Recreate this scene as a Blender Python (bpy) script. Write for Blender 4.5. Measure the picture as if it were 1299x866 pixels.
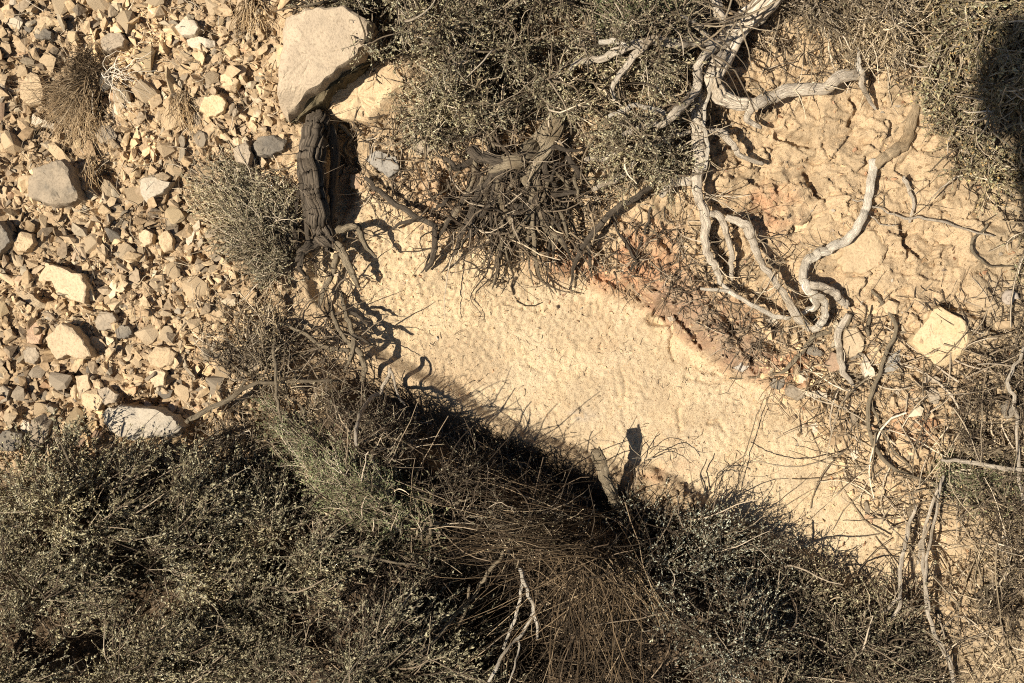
import bpy, math, random
import numpy as np
from mathutils import Vector, Matrix, Quaternion

random.seed(7); RNG = np.random.default_rng(7)
scene = bpy.context.scene
for o in list(bpy.data.objects): bpy.data.objects.remove(o)
COL = scene.collection

# ------------------------------------------------------------------ the frame of the place
# A steep eroded bank. "Slope coordinates": x right, y up the slope, z out of the slope. The bank leans at SLOPE.
SLOPE = math.radians(50)
RM = Matrix.Rotation(SLOPE, 4, 'X')
D = 1.5                                            # camera stands 1.5 m off the bank
# ---- camera
cam = bpy.data.cameras.new("camera"); co = bpy.data.objects.new("camera", cam); COL.objects.link(co)
cam.sensor_width = 36; cam.lens = 36 * D / 1.299
cam.clip_start = 0.02; cam.clip_end = 2000
co.matrix_world = RM @ Matrix.Translation((0, 0, D))
scene.camera = co
# ---- sun and sky
SUN = Vector((-0.62, -0.22, 1.0)).normalized()      # towards the sun, in slope coordinates
SUNW = (RM.to_3x3() @ SUN).normalized()
sl = bpy.data.lights.new("sun", 'SUN'); sl.energy = 5.0; sl.angle = math.radians(0.5); sl.color = (1.0, 0.91, 0.76)
so = bpy.data.objects.new("sun", sl); COL.objects.link(so)
so.rotation_euler = (-SUNW).to_track_quat('-Z', 'Y').to_euler()
w = bpy.data.worlds.new("World"); scene.world = w; w.use_nodes = True
nt = w.node_tree; bg = nt.nodes['Background']; sky = nt.nodes.new('ShaderNodeTexSky')
sky.sky_type = 'NISHITA'; sky.sun_disc = False; sky.air_density = 0.7; sky.dust_density = 0.4; sky.altitude = 1200
sky.sun_elevation = math.asin(SUNW.z); sky.sun_rotation = math.atan2(SUNW.x, SUNW.y)
nt.links.new(sky.outputs[0], bg.inputs[0]); bg.inputs[1].default_value = 0.05
scene.view_settings.view_transform = 'Standard'; scene.view_settings.look = 'None'
scene.view_settings.exposure = 0.68; scene.view_settings.gamma = 1
scene.cycles.use_denoising = False; scene.cycles.filter_width = 1.1

# ------------------------------------------------------------------ noise
def _hash(ix, iy, seed):
    h = (ix.astype(np.int64) * 374761393 + iy.astype(np.int64) * 668265263 + seed * 1442695041) & 0xffffffff
    h = ((h ^ (h >> 13)) * 1274126177) & 0xffffffff
    h = (h ^ (h >> 16)) & 0xffffffff
    h = (h * 2246822519) & 0xffffffff
    return ((h ^ (h >> 15)) & 0xffffff) / float(0xffffff)
def vn(x, y, seed=0):
    x = np.asarray(x, float); y = np.asarray(y, float)
    ix = np.floor(x); iy = np.floor(y); fx = x - ix; fy = y - iy
    fx = fx * fx * (3 - 2 * fx); fy = fy * fy * (3 - 2 * fy)
    a = _hash(ix, iy, seed); b = _hash(ix + 1, iy, seed); c = _hash(ix, iy + 1, seed); d = _hash(ix + 1, iy + 1, seed)
    return (a * (1 - fx) + b * fx) * (1 - fy) + (c * (1 - fx) + d * fx) * fy
def fbm(x, y, seed=0, octs=4, gain=0.5):
    t = 0; amp = 1; tot = 0
    x = np.asarray(x, float); y = np.asarray(y, float)
    for i in range(octs):
        x, y = x * .8 - y * .6, x * .6 + y * .8
        t = t + amp * vn(x * 2 ** i + 17.3 * i, y * 2 ** i - 9.1 * i, seed + i); tot += amp; amp *= gain
    return t / tot
def worley(x, y, seed=0):
    ix = np.floor(x); iy = np.floor(y)
    f1 = np.full(x.shape, 9.0); f2 = np.full(x.shape, 9.0); cid = np.zeros(x.shape); tl_ = np.zeros(x.shape)
    for dx in (-1, 0, 1):
        for dy in (-1, 0, 1):
            cx = ix + dx; cy = iy + dy
            jx = cx + _hash(cx, cy, seed); jy = cy + _hash(cx, cy, seed + 5)
            d = np.hypot(x - jx, y - jy)
            closer = d < f1
            f2 = np.where(closer, f1, np.minimum(f2, d))
            cid = np.where(closer, _hash(cx, cy, seed + 9), cid)
            tl_ = np.where(closer, (x - jx) * (_hash(cx, cy, seed + 11) - .5) + (y - jy) * (_hash(cx, cy, seed + 12) - .5), tl_)
            f1 = np.where(closer, d, f1)
    return f1, f2, cid, tl_ * 2
def ss(a, b, x):
    t = np.clip((x - a) / (b - a), 0, 1); return t * t * (3 - 2 * t)
def seg_dist(px, py, pts, closed=False):
    d = np.full(px.shape, 1e9); n = len(pts)
    for i in range(n if closed else n - 1):
        ax, ay = pts[i][:2]; bx, by = pts[(i + 1) % n][:2]
        vx, vy = bx - ax, by - ay
        t = np.clip(((px - ax) * vx + (py - ay) * vy) / (vx * vx + vy * vy + 1e-9), 0, 1)
        d = np.minimum(d, np.hypot(px - ax - t * vx, py - ay - t * vy))
    return d
def inside(px, py, poly):
    r = np.zeros(px.shape, bool); n = len(poly)
    for i in range(n):
        x1, y1 = poly[i]; x2, y2 = poly[(i + 1) % n]
        if y1 == y2: continue
        c = ((y1 > py) != (y2 > py)) & (px < (x2 - x1) * (py - y1) / (y2 - y1) + x1)
        r ^= c
    return r
def sdist(px, py, poly):
    d = seg_dist(px, py, poly, True)
    return np.where(inside(px, py, poly), d, -d)       # positive inside

# ------------------------------------------------------------------ terrain (millimetre map: X = 649.5 + 1000 x, Y = 433 - 1000 y)
BAND = [(432, 232), (500, 262), (560, 292), (640, 330), (745, 362), (835, 398), (900, 462), (985, 492), (1040, 540), (1100, 600),
        (1180, 650), (1230, 720), (1180, 760), (1100, 745), (1010, 700), (930, 655), (860, 618), (760, 590), (690, 560), (600, 510), (520, 472),
        (470, 440), (400, 375), (395, 300)]
CRACKS = [([(848, 402), (858, 425), (851, 440), (856, 455)], 2.0, 7), ([(835, 395), (860, 398), (875, 418), (893, 438)], 4.5, 14),
          ([(873, 480), (905, 485), (940, 480), (970, 477)], 1.8, 5), ([(880, 462), (893, 470), (915, 474), (925, 481)], 1.5, 4),
          ([(895, 450), (910, 458), (930, 480)], 2.0, 6), ([(670, 462), (688, 473)], 1.5, 4), 
          ([(902, 538), (912, 534), (920, 546)], 2.0, 6), ([(1012, 228), (1025, 252)], 4, 12), ([(1065, 137), (1072, 150), (1063, 167)], 3, 9),
          ([(1030, 190), (1034, 208)], 2, 6), ([(1000, 290), (1040, 272), (1058, 280)], 2, 6), ([(1010, 255), (1050, 252), (1090, 252)], 1.7, 5),
          ([(1128, 290), (1132, 315), (1148, 326)], 3, 10), ([(1062, 312), (1078, 320)], 2, 5), ([(975, 180), (1012, 192)], 3.5, 10),
          ([(1140, 380), (1152, 402), (1140, 415)], 2, 7), ([(1085, 385), (1110, 372), (1125, 384)], 2, 6), ([(1115, 345), (1150, 352), (1180, 322)], 2, 6),
          ([(1182, 388), (1212, 390), (1232, 408), (1240, 420)], 4, 12), ([(760, 350), (800, 368), (838, 392)], 3, 8),
          ([(800, 300), (812, 325), (806, 345)], 2, 6), ([(838, 306), (846, 322)], 2.5, 7), ([(786, 280), (800, 302)], 1.8, 5),
          ([(740, 340), (752, 352)], 2, 6), ([(860, 330), (872, 345)], 2, 6), ([(900, 385), (915, 400), (935, 430), (958, 470)], 3, 9),
          ([(612, 440), (625, 452)], 1.4, 3), ([(560, 395), (580, 405)], 1.3, 3), ([(640, 385), (668, 392)], 1.3, 3),
          ([(790, 470), (796, 490), (792, 508)], 1.3, 3), ([(862, 520), (866, 548)], 1.6, 4), ([(1138, 300), (1133, 330)], 2.5, 8)]
HOLES = [(120, 132, 34, 20, 26), (128, 225, 20, 24, 24), (860, 830, 32, 22, 40), (842, 405, 24, 10, 12), (60, 372, 22, 14, 14), (250, 325, 24, 12, 14),
         (437, 200, 22, 75, 34), (665, 175, 45, 30, 30), (925, 60, 22, 40, 30), (715, 60, 40, 30, 34), (300, 110, 12, 12, 14), (1240, 545, 55, 18, 30),
         (1205, 505, 30, 10, 14), (180, 508, 45, 12, 20), (255, 545, 22, 22, 24), (590, 235, 40, 30, 26), (690, 270, 22, 22, 20), (1020, 385, 22, 14, 16)]

def terrain(u, v):
    """height out of the slope, metres; plus (band mask, upper mask, scree mask)"""
    X = 649.5 + 1000 * u; Y = 433 - 1000 * v
    wx = X + 26 * (fbm(X / 60, Y / 60, 31, 3) - .5); wy = Y + 26 * (fbm(X / 60, Y / 60, 37, 3) - .5)
    sd = sdist(wx, wy, BAND)
    band = ss(-8, 10, sd)
    # side of the diagonal: positive = lower left of the band's lower edge, negative = above it
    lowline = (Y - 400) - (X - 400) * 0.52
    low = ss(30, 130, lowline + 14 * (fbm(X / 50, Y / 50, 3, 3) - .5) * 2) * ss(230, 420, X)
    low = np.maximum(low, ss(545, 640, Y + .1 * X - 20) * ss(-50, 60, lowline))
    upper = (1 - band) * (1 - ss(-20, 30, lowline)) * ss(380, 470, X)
    scree = (1 - ss(330, 420, X + 40 * (fbm(X / 70, Y / 70, 5, 2) - .5))) * (1 - ss(520, 640, Y))
    h = 0.0 * X; n3_ = .5 * (fbm(X / 60, Y / 60, 91, 3) - .5)
    h += 0.030 * (fbm(X / 260, Y / 260, 11, 3) - .5)
    h += -0.016 * band
    ledge = ss(0, 22, -sd) * ss(700, 800, X) * (1 - ss(-40, 10, lowline))
    h += 0.022 * ledge
    h += 0.035 * ss(10, 200, -sd) * (1 - ss(-60, 0, lowline)) * ss(420, 600, X)
    gut = ss(18, 60, lowline) * (1 - ss(60, 100, lowline)); mnd = ss(62, 125, lowline + 44 * (fbm(X / 80, Y / 80, 93, 3) - .5)) * (1 - .8 * ss(930, 1080, X)) * ss(330, 480, X)
    h += -.030 * gut * ss(300, 430, X) + .105 * mnd - .02 * low - .13 * np.clip(1.2 - np.hypot((X - 640) / 150, (Y - 790) / 110) + n3_, 0, 1)  # gutter, mound and pit are shaped to throw the lower ground into shade
    # rough soil
    n1 = fbm(X / 26, Y / 26, 41, 4, .6) - .5
    n2 = fbm(X / 7, Y / 7, 43, 3, .6) - .5
    h += 0.020 * n1 * (upper * (1 - .45 * ss(930, 1000, X)) + .8 * low + .7 * scree + .05)
    h += n2 * (0.0016 + .0045 * upper * (1 - .7 * ss(940, 1000, X)) + .010 * low + .010 * scree)
    h += band * .0022 * (fbm(X / 5, Y / 5, 47, 2) - .5) 
    # sharper crumbs in the upper left of the band
    crumb = band * (1 - ss(300, 480, Y + .1 * X - 60)) 
    f1, f2, cid, tilt = worley(X / 6.5 + .3 * n2, Y / 6.5, 51)
    h += crumb * (.0022 * (cid - .5) + .0030 * tilt)
    h += band * (.0020 * tilt + .0010 * (cid - .5)) * ss(.35, .6, fbm(X / 40, Y / 40, 97, 2) + .1)
    # clods: plates with recessed joints on the upper bank
    f1, f2, cid, tilt = worley(X / 34 + .8 * n1 + .15 * n2, Y / 26 + .15 * n2, 61)
    cl = upper * ss(880, 960, X)
    h += cl * (.005 * (cid - .5) - .0035 * (1 - ss(.01, .04, f2 - f1)) * (cid > .7) + .012 * tilt)
    tt_ = fbm(X / 120 + 3, Y / 70, 63, 3) * 9 + .8 * n1; h += cl * .0055 * (np.floor(tt_) + ss(.0, .22, tt_ % 1) - tt_) 
    f1, f2, cid, tilt = worley(X / 13 + 1.2 * n1, Y / 11 + 1.0 * n2, 71)
    c2 = upper * (1 - .88 * ss(930, 1000, X) * (1 - ss(380, 430, Y)))
    h += c2 * (.0085 * (cid - .5) - .003 * (1 - ss(.02, .08, f2 - f1)) + .010 * tilt) + cl * (cid > .45) * .0032 * tilt
    h += (scree + .6 * low) * (.008 * (cid - .5) + .008 * tilt)
    for pts, wd, dp in CRACKS:
        xs = [p[0] for p in pts]; ys = [p[1] for p in pts]
        m = (X > min(xs) - 20) & (X < max(xs) + 20) & (Y > min(ys) - 20) & (Y < max(ys) + 20)
        if m.any():
            d = seg_dist(X[m] + 7 * n1[m] , Y[m] + 9 * n2[m], pts)
            h[m] -= dp * (.0015 if wd >= 2.5 else .0008) * (1 - ss(wd * .5, wd * 1.5 + 1, d))
    for (cx, cy, rx, ry, dp) in HOLES:
        d = np.hypot((X - cx) / rx, (Y - cy) / ry) + .5 * n1
        h -= dp * .001 * (1 - ss(.45, 1.05, d))
    # boulder mound
    h += .020 * (1 - ss(0, 90, np.hypot(X - 430, Y - 60)))
    # the bank beyond the picture: foot and flat ground below, shelf above
    k = math.tan(SLOPE)
    sp = lambda t, s: s * np.logaddexp(0, t / s)
    h += k * sp(-(v + .68), .05) - k * sp(v - 1.6, .08)
    h += .25 * (fbm(u / 1.7, v / 1.7, 81, 3) - .5) * ss(.9, 2.2, np.hypot(u, v))
    return h, band, upper, scree, low, X, Y

STEP = 0.0019
def axis(lo, hi):
    core = np.arange(lo, hi, STEP); out = []; s = STEP * 1.6; x = 0
    while x < 400: x += s; s *= 1.18; out.append(x)
    out = np.array(out)
    return np.concatenate([(lo - out)[::-1], core, core[-1] + out])
gx = axis(-.71, .71); gy = axis(-.485, .475)
GU, GV = np.meshgrid(gx, gy)
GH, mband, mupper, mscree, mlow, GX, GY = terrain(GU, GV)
def ground_z(u, v):
    u = np.asarray(u, float); v = np.asarray(v, float)
    i = np.clip(np.searchsorted(gx, u) - 1, 0, len(gx) - 2); j = np.clip(np.searchsorted(gy, v) - 1, 0, len(gy) - 2)
    a = np.clip((u - gx[i]) / (gx[i + 1] - gx[i]), 0, 1); b = np.clip((v - gy[j]) / (gy[j + 1] - gy[j]), 0, 1)
    return (GH[j, i] * (1 - a) + GH[j, i + 1] * a) * (1 - b) + (GH[j + 1, i] * (1 - a) + GH[j + 1, i + 1] * a) * b
def at(X, Y, lift=0.0):
    """point(s) seen at map position X, Y and standing `lift` metres off the soil"""
    X = np.asarray(X, float); Y = np.asarray(Y, float)
    u = (X - 649.5) / 1000; v = (433 - Y) / 1000; n = ground_z(u, v) + lift
    for _ in range(3):
        s = (D - n) / D
        n = ground_z(u * s, v * s) + lift
    s = (D - n) / D
    return np.stack([u * s, v * s, n], -1)

# ------------------------------------------------------------------ mesh helpers
def new_mesh(name, verts, quads=None, tris=None, smooth=True, uv=None):
    me = bpy.data.meshes.new(name)
    verts = np.asarray(verts, np.float32)
    nq = 0 if quads is None else len(quads); ntr = 0 if tris is None else len(tris)
    me.vertices.add(len(verts)); me.vertices.foreach_set('co', verts.ravel())
    loops = []; tot = []
    if nq: loops.append(np.asarray(quads, np.int32).ravel()); tot.append(np.full(nq, 4, np.int32))
    if ntr: loops.append(np.asarray(tris, np.int32).ravel()); tot.append(np.full(ntr, 3, np.int32))
    loops = np.concatenate(loops); tot = np.concatenate(tot)
    me.loops.add(len(loops)); me.loops.foreach_set('vertex_index', loops)
    me.polygons.add(len(tot)); me.polygons.foreach_set('loop_start', (np.cumsum(tot) - tot).astype(np.int32))
    me.polygons.foreach_set('loop_total', tot)
    me.polygons.foreach_set('use_smooth', np.full(len(tot), smooth))
    if uv is not None:
        l = me.uv_layers.new(name='UVMap'); l.data.foreach_set('uv', np.asarray(uv, np.float32)[loops].ravel())
    me.update(calc_edges=True); return me
def link(name, me, mat, parent=None, base=None):
    if me is not None and mat is not None and not me.materials: me.materials.append(mat)
    o = bpy.data.objects.new(name, me); COL.objects.link(o)
    if parent is not None: o.parent = parent
    else: o.matrix_world = RM @ Matrix.Translation(base if base is not None else (0, 0, 0))
    return o
def tag(o, label=None, cat=None, group=None, kind=None):
    if label: o['label'] = label
    if cat: o['category'] = cat
    if group: o['group'] = group
    if kind: o['kind'] = kind
    return o
def thing(name, base, label, cat, group=None):
    return tag(link(name, None, None, None, base), label, cat, group)

def norm(a): return a / (np.linalg.norm(a, axis=-1, keepdims=True) + 1e-12)
def tubes(P, R, S=3):
    """P [N,K,3], R [N,K] -> verts, quads (open thin tubes)"""
    N, K, _ = P.shape
    T = norm(np.gradient(P, axis=1))
    ref = norm(RNG.normal(size=(N, 1, 3)) * [1, 1, .3])
    A = norm(np.cross(T, ref)); B = np.cross(T, A)
    ang = np.arange(S) * 2 * np.pi / S
    V = P[:, :, None] + R[:, :, None, None] * (A[:, :, None] * np.cos(ang)[:, None] + B[:, :, None] * np.sin(ang)[:, None])
    idx = np.arange(N * K * S).reshape(N, K, S)
    a = idx[:, :-1]; b = idx[:, 1:]
    q = np.stack([a, np.roll(a, -1, 2), np.roll(b, -1, 2), b], -1).reshape(-1, 4)
    return V.reshape(-1, 3), q
def leaves(pos, d, size, wid=.45):
    """folded diamond leaf at each pos"""
    N = len(pos); d = norm(d); side = norm(np.cross(d, norm(RNG.normal(size=(N, 3)))))
    s = size[:, None]
    up = np.cross(d, side)
    V = np.stack([pos, pos + d * s * .5 + side * s * wid * .5 + up * s * .08, pos + d * s, pos + d * s * .5 - side * s * wid * .5 + up * s * .08], 1)
    q = np.arange(N * 4).reshape(N, 4)
    return V.reshape(-1, 3), q
def lerp_path(P, i, t):
    K = P.shape[1]; f = t * (K - 1); k = np.clip(f.astype(int), 0, K - 2); a = (f - k)[:, None]
    return P[i, k] * (1 - a) + P[i, k + 1] * a, norm(P[i, k + 1] - P[i, k])

# ------------------------------------------------------------------ materials
def lin(c): return tuple((x / 12.92 if x <= .04045 else ((x + .055) / 1.055) ** 2.4) for x in c)
def mat(name, rough=.9):
    m = bpy.data.materials.new(name); m.use_nodes = True
    b = m.node_tree.nodes['Principled BSDF']; b.inputs['Roughness'].default_value = rough
    b.inputs['Specular IOR Level'].default_value = .2
    return m, m.node_tree, b
def N(nt, t, **kw):
    n = nt.nodes.new(t)
    for k, v in kw.items():
        if k in n.inputs: n.inputs[k].default_value = v
        else: setattr(n, k, v)
    return n
def ramp(nt, src, stops):
    r = nt.nodes.new('ShaderNodeValToRGB'); e = r.color_ramp.elements
    while len(e) < len(stops): e.new(.5)
    for x, (p, c) in zip(e, stops): x.position = p; x.color = (*c, 1)
    nt.links.new(src, r.inputs[0]); return r.outputs[0]
def mixc(nt, mode, fac, a, b):
    n = nt.nodes.new('ShaderNodeMix'); n.data_type = 'RGBA'; n.blend_type = mode
    for sock, v in ((n.inputs[0], fac), (n.inputs[6], a), (n.inputs[7], b)):
        if hasattr(v, 'links'): nt.links.new(v, sock)
        elif isinstance(v, (int, float)): sock.default_value = v
        else: sock.default_value = (*v, 1)
    return n.outputs[2]
def bump(nt, b, h, strength, dist):
    n = N(nt, 'ShaderNodeBump'); n.inputs['Strength'].default_value = strength; n.inputs['Distance'].default_value = dist
    nt.links.new(h, n.inputs['Height']); nt.links.new(n.outputs[0], b.inputs['Normal'])

def soil_mat():
    m, nt, b = mat('dry_soil', .95)
    at_ = N(nt, 'ShaderNodeAttribute', attribute_name='soil')
    g = N(nt, 'ShaderNodeNewGeometry'); tc = N(nt, 'ShaderNodeTexCoord')
    n1 = N(nt, 'ShaderNodeTexNoise', Scale=300.0, Detail=6.0, Roughness=.75); nt.links.new(tc.outputs['Object'], n1.inputs['Vector'])
    n2 = N(nt, 'ShaderNodeTexNoise', Scale=700.0, Detail=3.0, Roughness=.7); nt.links.new(tc.outputs['Object'], n2.inputs['Vector'])
    v = N(nt, 'ShaderNodeTexVoronoi', Scale=420.0); nt.links.new(tc.outputs['Object'], v.inputs['Vector'])
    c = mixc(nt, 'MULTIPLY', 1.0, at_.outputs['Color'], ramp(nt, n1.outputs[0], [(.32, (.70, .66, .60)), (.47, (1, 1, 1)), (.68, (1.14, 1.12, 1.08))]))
    c = mixc(nt, 'MULTIPLY', .8, c, ramp(nt, n2.outputs[0], [(.33, (.38, .32, .26)), (.45, (1, 1, 1)), (1, (1, 1, 1))]))
    c = mixc(nt, 'MIX', ramp(nt, v.outputs['Color'], [(.93, (0, 0, 0)), (.96, (.5, .5, .5))]), c, (.20, .16, .12))
    nt.links.new(c, b.inputs['Base Color'])
    ad = N(nt, 'ShaderNodeMath', operation='ADD'); nt.links.new(n1.outputs[0], ad.inputs[0])
    mu = N(nt, 'ShaderNodeMath', operation='MULTIPLY'); mu.inputs[1].default_value = .5; nt.links.new(n2.outputs[0], mu.inputs[0]); nt.links.new(mu.outputs[0], ad.inputs[1])
    bump(nt, b, ad.outputs[0], 1.0, .0024)
    return m
def rock_mat(name, base, alt, dark, mott=.5):
    m, nt, b = mat(name, .88)
    tc = N(nt, 'ShaderNodeTexCoord'); oi = N(nt, 'ShaderNodeObjectInfo')
    of = N(nt, 'ShaderNodeVectorMath', operation='SCALE'); of.inputs['Scale'].default_value = 7.0
    cm = N(nt, 'ShaderNodeCombineXYZ'); [nt.links.new(oi.outputs['Random'], cm.inputs[i]) for i in range(3)]
    nt.links.new(cm.outputs[0], of.inputs[0]); adv = N(nt, 'ShaderNodeVectorMath', operation='ADD')
    nt.links.new(tc.outputs['Object'], adv.inputs[0]); nt.links.new(of.outputs[0], adv.inputs[1]); vec = adv.outputs[0]
    n1 = N(nt, 'ShaderNodeTexNoise', Scale=45.0, Detail=7.0, Roughness=.62); nt.links.new(vec, n1.inputs['Vector'])
    n2 = N(nt, 'ShaderNodeTexNoise', Scale=380.0, Detail=4.0, Roughness=.7); nt.links.new(vec, n2.inputs['Vector'])
    c = mixc(nt, 'MIX', ramp(nt, n1.outputs[0], [(.38, (0, 0, 0)), (.62, (1, 1, 1))]), base, alt)
    c = mixc(nt, 'MIX', ramp(nt, n1.outputs[0], [(.24, (mott,) * 3), (.40, (0, 0, 0))]), c, dark)
    c = mixc(nt, 'MULTIPLY', .75, c, ramp(nt, n2.outputs[0], [(.3, (.55, .52, .48)), (.5, (1, 1, 1)), (.75, (1.12, 1.1, 1.06))]))
    hs = N(nt, 'ShaderNodeHueSaturation'); nt.links.new(c, hs.inputs['Color'])
    mr = N(nt, 'ShaderNodeMapRange'); mr.inputs[3].default_value = .78; mr.inputs[4].default_value = 1.18
    nt.links.new(oi.outputs['Random'], mr.inputs[0]); nt.links.new(mr.outputs[0], hs.inputs['Value'])
    nt.links.new(hs.outputs[0], b.inputs['Base Color'])
    ad = N(nt, 'ShaderNodeMath', operation='ADD'); nt.links.new(n1.outputs[0], ad.inputs[0]); nt.links.new(n2.outputs[0], ad.inputs[1])
    bump(nt, b, ad.outputs[0], .7, .0016)
    return m
def island_mat(name, stops, rough=.85, bumpy=0, transl=0):
    """each small piece gets its own tone"""
    m, nt, b = mat(name, rough); g = N(nt, 'ShaderNodeNewGeometry')
    c = ramp(nt, g.outputs['Random Per Island'], stops)
    tc = N(nt, 'ShaderNodeTexCoord'); n = N(nt, 'ShaderNodeTexNoise', Scale=250.0, Detail=4.0); nt.links.new(tc.outputs['Object'], n.inputs['Vector'])
    c = mixc(nt, 'MULTIPLY', .8, c, ramp(nt, n.outputs[0], [(.3, (.6, .58, .55)), (.55, (1, 1, 1))]))
    n3 = N(nt, 'ShaderNodeTexNoise', Scale=9.0, Detail=3.0); nt.links.new(tc.outputs['Object'], n3.inputs['Vector'])
    c = mixc(nt, 'MULTIPLY', .9, c, ramp(nt, n3.outputs[0], [(.36, (.55, .50, .45)), (.50, (.95, .93, .90)), (.64, (1.35, 1.28, 1.14))]))
    nt.links.new(c, b.inputs['Base Color'])
    if bumpy: bump(nt, b, n.outputs[0], bumpy, .002)
    return m
def wood_mat(name, c1, c2, c3):
    m, nt, b = mat(name, .8); uv = N(nt, 'ShaderNodeTexCoord'); mp = N(nt, 'ShaderNodeMapping')
    mp.inputs['Scale'].default_value = (4.2, 22, 1); nt.links.new(uv.outputs['UV'], mp.inputs['Vector'])
    n1 = N(nt, 'ShaderNodeTexNoise', Scale=2.2, Detail=6.0, Roughness=.65); nt.links.new(mp.outputs[0], n1.inputs['Vector'])
    n2 = N(nt, 'ShaderNodeTexNoise', Scale=28.0, Detail=4.0); nt.links.new(uv.outputs['Object'], n2.inputs['Vector'])
    c = ramp(nt, n1.outputs[0], [(.34, c3), (.45, c2), (.56, c1), (.8, tuple(min(1, x * 1.25) for x in c1))])
    c = mixc(nt, 'MULTIPLY', .75, c, ramp(nt, n2.outputs[0], [(.30, (.6, .55, .48)), (.46, (1, 1, 1))]))
    nt.links.new(c, b.inputs['Base Color']); bump(nt, b, n1.outputs[0], 1.0, .0035)
    return m

M = {}
M['soil'] = soil_mat()
M['tan'] = rock_mat('tan_limestone', (.56, .42, .265), (.47, .35, .22), (.22, .16, .10))
M['pale'] = rock_mat('pale_limestone', (.53, .415, .275), (.46, .35, .23), (.26, .195, .13), .5)
M['white'] = rock_mat('white_limestone', (.55, .475, .37), (.48, .40, .30), (.35, .30, .24), .3)
M['grey'] = rock_mat('grey_limestone', (.31, .255, .19), (.41, .33, .24), (.13, .12, .105), .8)
M['dark'] = rock_mat('dark_slate', (.17, .148, .122), (.26, .22, .17), (.08, .075, .07), .7)
M['yellow'] = rock_mat('yellow_limestone', (.50, .375, .22), (.55, .425, .27), (.45, .33, .18), .4)
M['orange'] = rock_mat('orange_sandstone', (.45, .24, .13), (.40, .27, .16), (.25, .15, .09), .5)
M['lichen'] = rock_mat('lichen_crust', (.085, .072, .042), (.16, .125, .075), (.05, .045, .03), .8)
M['clod'] = rock_mat('baked_clod', (.55, .415, .26), (.50, .37, .23), (.36, .26, .16), .5)
M['pebble'] = island_mat('pebbles', [(0, (.53, .40, .25)), (.3, (.45, .335, .215)), (.55, (.58, .45, .295)), (.76, (.38, .295, .205)), (.88, (.25, .21, .16)), (.95, (.62, .53, .39)), (1, (.46, .30, .185))], .9, .5)
M['drift'] = wood_mat('bleached_wood', (.80, .70, .56), (.56, .465, .36), (.17, .13, .09))
M['drift_pale'] = wood_mat('pale_wood', (.86, .78, .66), (.68, .59, .47), (.32, .25, .18))
M['bark'] = wood_mat('weathered_bark', (.17, .135, .10), (.085, .067, .05), (.022, .017, .013))
M['mossbark'] = wood_mat('dusty_root', (.38, .31, .21), (.26, .205, .14), (.09, .07, .045))
M['leaf'] = island_mat('grey_green_leaf', [(0, (.155, .138, .082)), (.35, (.30, .272, .17)), (.7, (.48, .442, .30)), (.88, (.35, .355, .27)), (1, (.62, .57, .42))])
M['leaf_dark'] = island_mat('olive_leaf', [(0, (.11, .102, .062)), (.4, (.23, .215, .14)), (.7, (.42, .388, .275)), (.9, (.25, .25, .18)), (1, (.50, .44, .32))])
M['leaf_silver'] = island_mat('silvery_leaf', [(0, (.22, .19, .12)), (.35, (.33, .33, .24)), (.7, (.45, .48, .40)), (1, (.58, .61, .52))])
M['leaf_green'] = island_mat('green_leaf', [(0, (.17, .21, .10)), (.5, (.25, .28, .15)), (1, (.33, .34, .20))])
M['leaf_dry'] = island_mat('dry_leaf', [(0, (.15, .115, .07)), (.4, (.28, .225, .145)), (.7, (.48, .40, .275)), (.85, (.33, .31, .20)), (1, (.56, .40, .21))])
M['twig'] = island_mat('grey_twig', [(0, (.14, .11, .075)), (.40, (.27, .22, .155)), (.72, (.46, .385, .285)), (1, (.70, .61, .49))])
M['twig_dark'] = island_mat('dark_twig', [(0, (.06, .045, .032)), (.5, (.12, .092, .066)), (.85, (.26, .21, .155)), (1, (.52, .44, .34))])
M['leaf_ochre'] = island_mat('ochre_leaf', [(0, (.17, .15, .08)), (.35, (.33, .28, .16)), (.6, (.46, .42, .27)), (.8, (.34, .37, .24)), (.9, (.56, .37, .16)), (1, (.62, .52, .34))])
M['twig_mid'] = island_mat('brown_twig', [(0, (.08, .062, .045)), (.45, (.17, .135, .095)), (.8, (.32, .265, .195)), (1, (.62, .54, .43))])
M['straw'] = island_mat('straw', [(0, (.27, .19, .11)), (.5, (.38, .28, .17)), (.8, (.48, .37, .24)), (1, (.60, .49, .35))])
M['shell'] = rock_mat('snail_shell_grey', (.50, .43, .36), (.36, .29, .23), (.22, .17, .13), .5)

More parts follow.
